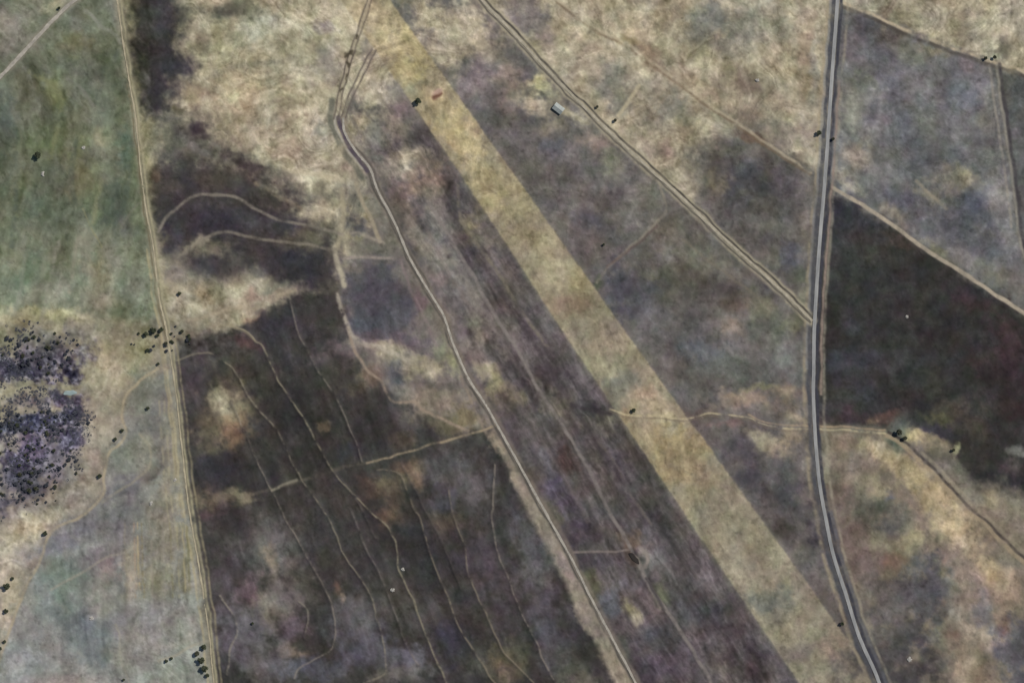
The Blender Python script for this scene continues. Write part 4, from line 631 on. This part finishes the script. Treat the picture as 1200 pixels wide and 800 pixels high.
# ---------------------------------------------------------------- things
def link_mesh(name, bm, mats, parent=None):
    me = bpy.data.meshes.new(name); bm.to_mesh(me); bm.free()
    for q in mats: me.materials.append(q)
    o = bpy.data.objects.new(name, me); col.objects.link(o)
    if parent: o.parent = parent
    return o
def tag(o, label, cat, group=None):
    o['label'] = label; o['category'] = cat
    if group: o['group'] = group
def empty(name):
    o = bpy.data.objects.new(name, None); col.objects.link(o); o.empty_display_size = 2; return o
def copy_thing(o):
    c = o.copy(); col.objects.link(c)
    for ch in o.children:
        d = ch.copy(); col.objects.link(d); d.parent = c
        d.matrix_parent_inverse = ch.matrix_parent_inverse
    return c
bark = noise_mat('bark', (.07, .055, .04), (.13, .11, .085), 1.5)
leafs = [noise_mat('leaves_dark', (.045, .055, .035), (.105, .115, .07), .5),
         noise_mat('leaves_olive', (.05, .054, .034), (.12, .12, .08), .5),
         noise_mat('leaves_bluish', (.05, .054, .066), (.11, .115, .13), .5)]
def crown_bm(r, h, z0, n, seed, leaf):
    R = random.Random(seed); bm = bmesh.new()
    lobes = [(0, 0, z0 + h * .5, r * .62)]
    for i in range(8):
        a = i * math.pi / 4 + R.uniform(-.4, .4); q = R.uniform(.34, .58) * r
        lobes.append((q * math.cos(a), q * math.sin(a), z0 + h * R.uniform(.25, .6), R.uniform(.3, .46) * r))
    for i in range(n):
        lx, ly, lz, lr = R.choice(lobes)
        a = R.uniform(0, 2 * math.pi); c = R.uniform(-.75, 1); s = math.sqrt(1 - c * c); q = R.random() ** .4
        x, y, z = lx + lr * q * s * math.cos(a), ly + lr * q * s * math.sin(a), max(z0, lz + lr * .75 * q * c)
        L = leaf * R.uniform(.6, 1.3)
        d1 = [R.gauss(0, 1) for _ in range(3)]; d2 = [R.gauss(0, 1) for _ in range(3)]
        n1 = math.sqrt(sum(t * t for t in d1)); n2 = math.sqrt(sum(t * t for t in d2))
        d1 = [t / n1 * L for t in d1]; d2 = [t / n2 * L * .7 for t in d2]
        vv = [bm.verts.new((x + sa * d1[0] + sb * d2[0], y + sa * d1[1] + sb * d2[1], z + sa * d1[2] + sb * d2[2])) for sa, sb in ((-1, 0), (0, -1), (1, 0), (0, 1))]
        bm.faces.new(vv)
    return bm
def trunk_bm(r, h, spread, seed):
    R = random.Random(seed); bm = bmesh.new()
    def limb(a, b_, r0, r1, seg=6):
        ax = [b_[k] - a[k] for k in range(3)]; L = math.sqrt(sum(t * t for t in ax)); ax = [t / L for t in ax]
        u = (1, 0, 0) if abs(ax[0]) < .8 else (0, 1, 0)
        e1 = (ax[1] * u[2] - ax[2] * u[1], ax[2] * u[0] - ax[0] * u[2], ax[0] * u[1] - ax[1] * u[0])
        l1 = math.sqrt(sum(t * t for t in e1)); e1 = [t / l1 for t in e1]
        e2 = (ax[1] * e1[2] - ax[2] * e1[1], ax[2] * e1[0] - ax[0] * e1[2], ax[0] * e1[1] - ax[1] * e1[0])
        r_ = []
        for pnt, rr in ((a, r0), (b_, r1)):
            r_.append([bm.verts.new([pnt[k] + rr * (math.cos(2 * math.pi * i / seg) * e1[k] + math.sin(2 * math.pi * i / seg) * e2[k]) for k in range(3)]) for i in range(seg)])
        for i in range(seg): bm.faces.new((r_[0][i], r_[0][(i + 1) % seg], r_[1][(i + 1) % seg], r_[1][i]))
        bm.faces.new(r_[1])
    top = (R.uniform(-.3, .3), R.uniform(-.3, .3), h * .55)
    limb((0, 0, -1.0), top, r, r * .7)
    for i in range(5):
        a = 2 * math.pi * i / 5 + R.uniform(-.4, .4)
        limb(top, (top[0] + spread * math.cos(a) * R.uniform(.5, .9), top[1] + spread * math.sin(a) * R.uniform(.5, .9), h * R.uniform(.8, 1.05)), r * .5, r * .15)
    return bm
def make_tree(kind, r, h, seed, leaf_mat, n, leaf):
    t = empty(kind)
    c = link_mesh('crown', crown_bm(r, h, h * .28, n, seed, leaf), [leaf_mat], t)
    s = link_mesh('trunk', trunk_bm(r * .09, h * .7, r * .7, seed + 50), [bark], t)
    return t
def put_thing(o, u, v, sc=1.0, rot=0.0, dz=0.0):
    o.location = (float(WX(u)), float(WY(v)), float(ground_z(u, v)) + dz); o.scale = (sc, sc, sc); o.rotation_euler = (0, 0, rot)

# lone trees and bushes
R0 = random.Random(3)
tree_protos = [make_tree('tree', 5.0, 7.0, 11, leafs[0], 1500, .55), make_tree('tree', 5.0, 7.5, 23, leafs[1], 1400, .55), make_tree('tree', 5.0, 6.5, 37, leafs[0], 1200, .6)]
used_proto = [False] * 3
def tree(u, v, rad_u, label, k=0, group=None):
    """rad_u: crown radius in plan units"""
    if not used_proto[k]: o = tree_protos[k]; used_proto[k] = True
    else: o = copy_thing(tree_protos[k])
    put_thing(o, u, v, rad_u * S / 5.0 * .95, R0.uniform(0, 6.28)); tag(o, label, 'tree', group)
LONE = [
 (45, 182, 5.0, 'lone dark broad tree in the middle of the green west paddock', 0),
 (69, 9.5, 2.2, 'small dark tree beside the white track in the north west corner', 0),
 (490, 119, 4.6, 'black round tree on the pale strip with white scrape marks beside it', 0),
 (721, 141, 2.6, 'dark tree at the foot of the pale ditch beside the gravel side road', 1),
 (700, 125, 2.2, 'small olive tree on the north verge of the side road', 1),
 (959.5, 156, 3.6, 'dark tree on the west shoulder of the paved road', 0),
 (976, 163, 2.6, 'olive tree on the east shoulder of the paved road', 1),
 (1155.5, 68, 2.6, 'dark tree on the pale boundary at the north east paddock corner', 0),
 (1166, 67, 2.8, 'pale olive bush at the north east paddock corner', 1),
 (742.5, 480.5, 3.0, 'dark tree on the strip where the cross track enters it', 0),
 (987, 730.5, 2.8, 'small dark tree wedged between strip and paved road in the south', 0),
 (211, 344, 2.8, 'dark bush on the bare pale ground east of the west boundary track', 0),
 (174, 478, 2.8, 'lone dark bush in the grey wedge west of the boundary track', 2),
 (144, 504, 2.6, 'dark bush at the bend of the pale creek bank, northern of a pair', 0),
 (136, 514, 2.8, 'dark bush at the bend of the pale creek bank, southern of a pair', 2),
 (118, 557, 3.2, 'dark bush on the creek bank below the bend, on the edge of the scrub', 0),
 (54, 624, 3.4, 'round dark tree on the creek bank north of the grey paddock', 0),
 (9, 686, 5.0, 'largest dark tree on the tan slope at the west edge', 0),
 (15.5, 677, 2.6, 'small bush just north east of the largest tree on the tan slope', 2),
 (8, 715, 3.4, 'round dark tree south of the largest tree on the tan slope', 0),
 (6, 751, 2.6, 'dark bush low on the tan slope at the west edge', 2),
 (1, 759, 2.4, 'small bush cut by the west edge of the view', 2),
 (195, 774, 2.6, 'western of two small bushes in the pale south west paddock', 0),
 (201, 771, 2.4, 'eastern of two small bushes in the pale south west paddock', 2),
 (239, 757.5, 4.0, 'dark tree at the north tip of the clump by the boundary track', 0),
 (231, 765, 4.0, 'tree on the west side of the clump by the boundary track', 1),
 (236, 773, 5.0, 'big dark tree in the middle of the clump by the boundary track', 0),
 (240, 783, 5.0, 'big dark tree on the east side of the clump by the boundary track', 0),
 (243, 791, 3.2, 'dark tree at the south tip of the clump by the boundary track', 2),
 (145, 796, 2.2, 'tiny bush at the south edge of the pale south west paddock', 2),
 (296, 730, 2.2, 'tiny dark bush in the purple grey corner of the south field', 2),
 (707.5, 286.5, 2.0, 'tiny dark bush on the brown field east of the strip', 2),
 (172, 391.5, 3.6, 'dark tree west of the boundary track where the creek meets it', 0),
 (181, 387, 4.2, 'dark tree right against the boundary track where the creek meets it', 0),
 (190, 386, 3.6, 'dark tree just east of the boundary track where the creek meets it', 2),
 (214, 388, 2.8, 'small tree in the creek scrub east of the boundary track', 1),
 (222, 393, 2.6, 'small tree at the north edge of the dark south field', 2),
 (174, 410, 2.6, 'small dark bush on the pale creek flat west of the boundary track', 0),
 (186, 426, 2.2, 'small bush at the head of the grey wedge by the boundary track', 2),
 (1053, 506, 4.6, 'dark green tree where the creek trail leaves the cross track', 1),
 (1060, 513, 3.4, 'smaller green tree on the south side of the creek trail head', 1),
 (1117, 527, 2.6, 'olive bush at the edge of the burnt dark paddock by the creek', 1),
]
for u, v, r, lab, k in LONE:
    tree(u, v, r, lab, k)

def scrub_edge(v):
    e = np.interp(v, [372, 385, 400, 425, 440, 452, 466, 480, 500, 512, 530, 550, 572, 590, 606, 616], [30, 62, 84, 98, 96, 60, 74, 104, 114, 112, 98, 88, 78, 58, 30, 4])
    return float(e + 13 * vnoise(np.array([v / 11.0]), np.array([2.5]), 6)[0] + R0.gauss(0, 5))
# scrub in the creek hollow: shrubs one can count
shrub_protos = [make_tree('shrub', 3.0, 3.0, 61 + i, leafs[(0, 2, 2, 1)[i]], 420, .5) for i in range(4)]
used_s = [False] * 4
zones = [(45, 414, 56, 26, 78, 'bushy dark shrub in the northern scrub patch of the creek hollow', 'shrubs of the northern scrub patch'),
         (45, 495, 60, 15, 72, 'dark shrub in the bluish belt of scrub along the creek bed', 'shrubs of the creek bed belt'),
         (45, 552, 62, 40, 118, 'scattered shrub in the southern scrub patch below the creek bed', 'shrubs of the southern scrub patch'),
         (190, 396, 40, 16, 20, 'small shrub in the scrub beside the boundary track crossing', 'shrubs at the creek crossing')]
for zx, zy, rx, ry, n, lab, grp in zones:
    done = 0
    while done < n:
        a = R0.uniform(0, 6.28); q = math.sqrt(R0.random())
        u = zx + rx * q * math.cos(a); v = zy + ry * q * math.sin(a)
        if u < -8: continue
        if abs(u - 82) < 10 and abs(v - 460) < 6: continue
        if zx < 100 and u > scrub_edge(v): continue
        # shrubs keep to clumps
        if float(vnoise(np.array([u / 9.0]), np.array([v / 7.0]), 5)[0]) < -.25: continue
        k = R0.choice((0, 1, 1, 2, 2, 3))
        if not used_s[k]: o = shrub_protos[k]; used_s[k] = True
        else: o = copy_thing(shrub_protos[k])
        put_thing(o, u, v, R0.choice((.7, .9, 1.1, 1.4, 1.7)) * R0.uniform(.9, 1.15), R0.uniform(0, 6.28)); tag(o, lab, 'shrub', grp)
        done += 1

# the low undergrowth between the shrubs, beyond counting
ub = bmesh.new(); cnt = 0
while cnt < 1500:
    u = R0.uniform(-6, 118); v = R0.gauss(500, 62)
    if not 376 < v < 612 or u > 112 - .5 * max(v - 530, 0): continue
    if abs(u - 82) < 9 and abs(v - 460) < 5: continue
    if u > scrub_edge(v): continue
    if float(vnoise(np.array([u / 13.0]), np.array([v / 9.0]), 5)[0]) + .5 * float(vnoise(np.array([u / 5.0]), np.array([v / 5.0]), 8)[0]) < -.12: continue
    cnt += 1
    x0, y0 = float(WX(u)), float(WY(v)); z0 = float(ground_z(u, v)); rr = R0.uniform(1.0, 3.4)
    for i in range(34):
        a = R0.uniform(0, 6.28); q = rr * math.sqrt(R0.random()); zz = z0 + R0.uniform(.1, .9) * (1.3 - q / rr)
        L = R0.uniform(.35, .75); b_ = R0.uniform(0, 6.28); t_ = R0.uniform(-.4, .4)
        cx, cy = x0 + q * math.cos(a), y0 + q * math.sin(a)
        ub.faces.new([ub.verts.new((cx + L * math.cos(b_ + k * 1.571), cy + L * math.sin(b_ + k * 1.571), zz + t_ * math.cos(k * 1.571))) for k in range(4)])
us = link_mesh('undergrowth', ub, [noise_mat('leaves_undergrowth', (.04, .044, .056), (.10, .10, .115), .12)]); us['kind'] = 'stuff'
tag(us, 'low blue grey undergrowth covering the creek hollow between the shrubs', 'undergrowth')

# heaps of pale field stones
stone = noise_mat('pale_stone', (.30, .28, .25), (.50, .47, .42), .8)
def heap(u, v, rad, label, seed):
    R = random.Random(seed); bm = bmesh.new(); rm = rad * S
    for i in range(26):
        a = R.uniform(0, 6.28); q = math.sqrt(R.random()) * .8
        s = rm * R.uniform(.16, .34); z = (1 - q) * rm * .42
        g = bmesh.ops.create_icosphere(bm, subdivisions=1, radius=s)
        fx, fy, fz = R.uniform(.7, 1.25), R.uniform(.7, 1.25), R.uniform(.5, .85)
        for w in g['verts']:
            j = 1 + R.uniform(-.14, .14)
            w.co = (w.co.x * fx * j + q * rm * math.cos(a), w.co.y * fy * j + q * rm * math.sin(a), w.co.z * fz * j + z)
    o = link_mesh('stone_heap', bm, [stone]); put_thing(o, u, v); tag(o, label, 'stone heap')
for i, (u, v, r, lab) in enumerate([
    (98, 173, 2.4, 'pale stone heap in the green paddock east of the lone tree'),
    (50.5, 204, 3.0, 'pale stone heap in the green paddock south of the lone tree'),
    (107.5, 724, 3.0, 'bright stone heap in the pale south west paddock'),
    (1066, 772.5, 3.2, 'light grey stone heap on the dark ground east of the paved road in the south'),
    (887.5, 94, 2.6, 'white stone heap on the dry grass west of the paved road'),
    (460, 691, 2.8, 'pale stone heap between the banks of the dark south field'),
    (205, 562, 2.2, 'small stone heap beside the worn west boundary track'),
    (177.5, 589, 2.6, 'small stone heap in the streaky ground west of the boundary track'),
    (1063, 371, 2.2, 'small grey stone heap in the burnt dark paddock'),
    (472, 667, 2.4, 'grey stone heap on the bank crossing the dark south field')]):
    heap(u, v, r, lab, 100 + i)

# farm shed
shed = empty('farm_shed'); wall_m = noise_mat('rendered_wall', (.40, .38, .34), (.52, .50, .45), .6); tin = noise_mat('weathered_tin', (.26, .28, .26), (.38, .40, .37), .25, .6, 6, .3, (1, .15, 1)); dark_m = noise_mat('dark_timber', (.05, .045, .04), (.09, .08, .07), 1.0)
def box(bm, x0, x1, y0, y1, z0, z1):
    vv = [bm.verts.new((x, y, z)) for x in (x0, x1) for y in (y0, y1) for z in (z0, z1)]
    for f in ((0, 1, 3, 2), (4, 6, 7, 5), (0, 4, 5, 1), (2, 3, 7, 6), (0, 2, 6, 4), (1, 5, 7, 3)): bm.faces.new([vv[i] for i in f])
bm = bmesh.new(); L, W, Hh = 11.0, 7.5, 4.2
lo = [(-L, -W), (L, -W), (L, W), (-L, W)]
vb = [bm.verts.new((x, y, -.6)) for x, y in lo]; vt = [bm.verts.new((x, y, Hh)) for x, y in lo]
rg = [bm.verts.new((-L, 0, Hh + 2.6)), bm.verts.new((L, 0, Hh + 2.6))]
bm.faces.new((vb[0], vb[1], vt[1], vt[0])); bm.faces.new((vb[2], vb[3], vt[3], vt[2]))
bm.faces.new((vb[1], vb[2], vt[2], rg[1], vt[1])); bm.faces.new((vb[3], vb[0], vt[0], rg[0], vt[3]))
link_mesh('wall', bm, [wall_m], shed)
bm = bmesh.new(); e = .7; dz = 2.6 / W
for sgn in (-1, 1):
    a = [(-L - e, 0, Hh + 2.75), (L + e, 0, Hh + 2.75), (L + e, sgn * (W + e), Hh + .15 - e * dz), (-L - e, sgn * (W + e), Hh + .15 - e * dz)]
    t_ = [bm.verts.new(p) for p in a]; u_ = [bm.verts.new((p[0], p[1], p[2] - .12)) for p in a]
    bm.faces.new(t_); bm.faces.new(u_[::-1])
    for i in range(4): bm.faces.new((t_[i], u_[i], u_[(i + 1) % 4], t_[(i + 1) % 4]))
bmesh.ops.recalc_face_normals(bm, faces=bm.faces)
link_mesh('roof', bm, [tin], shed)
bm = bmesh.new(); box(bm, -2.2, 2.2, -W - .08, -W + .02, -.3, 3.4); link_mesh('door', bm, [dark_m], shed)
put_thing(shed, 654.5, 127, 1.0, math.radians(-38)); tag(shed, 'pale tin roofed farm shed on the dry grass beside the side road', 'shed')

# ---------------------------------------------------------------- light
SUN_EL, SUN_AZ = math.radians(42), math.radians(55)      # azimuth clockwise from north
w = bpy.data.worlds.new('World'); scene.world = w; w.use_nodes = True
wn = w.node_tree; bg = wn.nodes['Background']
sky = wn.nodes.new('ShaderNodeTexSky'); sky.sky_type = 'NISHITA'; sky.sun_disc = False
sky.sun_elevation = SUN_EL; sky.sun_rotation = SUN_AZ; sky.altitude = 300
wn.links.new(sky.outputs[0], bg.inputs[0]); bg.inputs[1].default_value = .07
sl = bpy.data.lights.new('sun', 'SUN'); sl.energy = 4.0; sl.angle = math.radians(.5); sl.color = (1, .965, .9)
so = bpy.data.objects.new('sun', sl); col.objects.link(so)
so.location = (0, 0, 2500)
from mathutils import Vector
sd = Vector((math.sin(SUN_AZ) * math.cos(SUN_EL), math.cos(SUN_AZ) * math.cos(SUN_EL), math.sin(SUN_EL)))
so.rotation_euler = sd.to_track_quat('Z', 'Y').to_euler()

# ---------------------------------------------------------------- camera
cam = bpy.data.cameras.new('camera'); co = bpy.data.objects.new('camera', cam); col.objects.link(co)
HC = 3800.0
co.location = (0, 0, HC); co.rotation_euler = (0, 0, 0)
cam.sensor_width = 36; cam.lens = 36 * HC / (1200 * S); cam.clip_start = 10; cam.clip_end = 60000
scene.camera = co
scene.view_settings.view_transform = 'Standard'; scene.view_settings.look = 'None'
scene.view_settings.exposure = 0; scene.view_settings.gamma = 1; scene.view_settings.use_curve_mapping = False
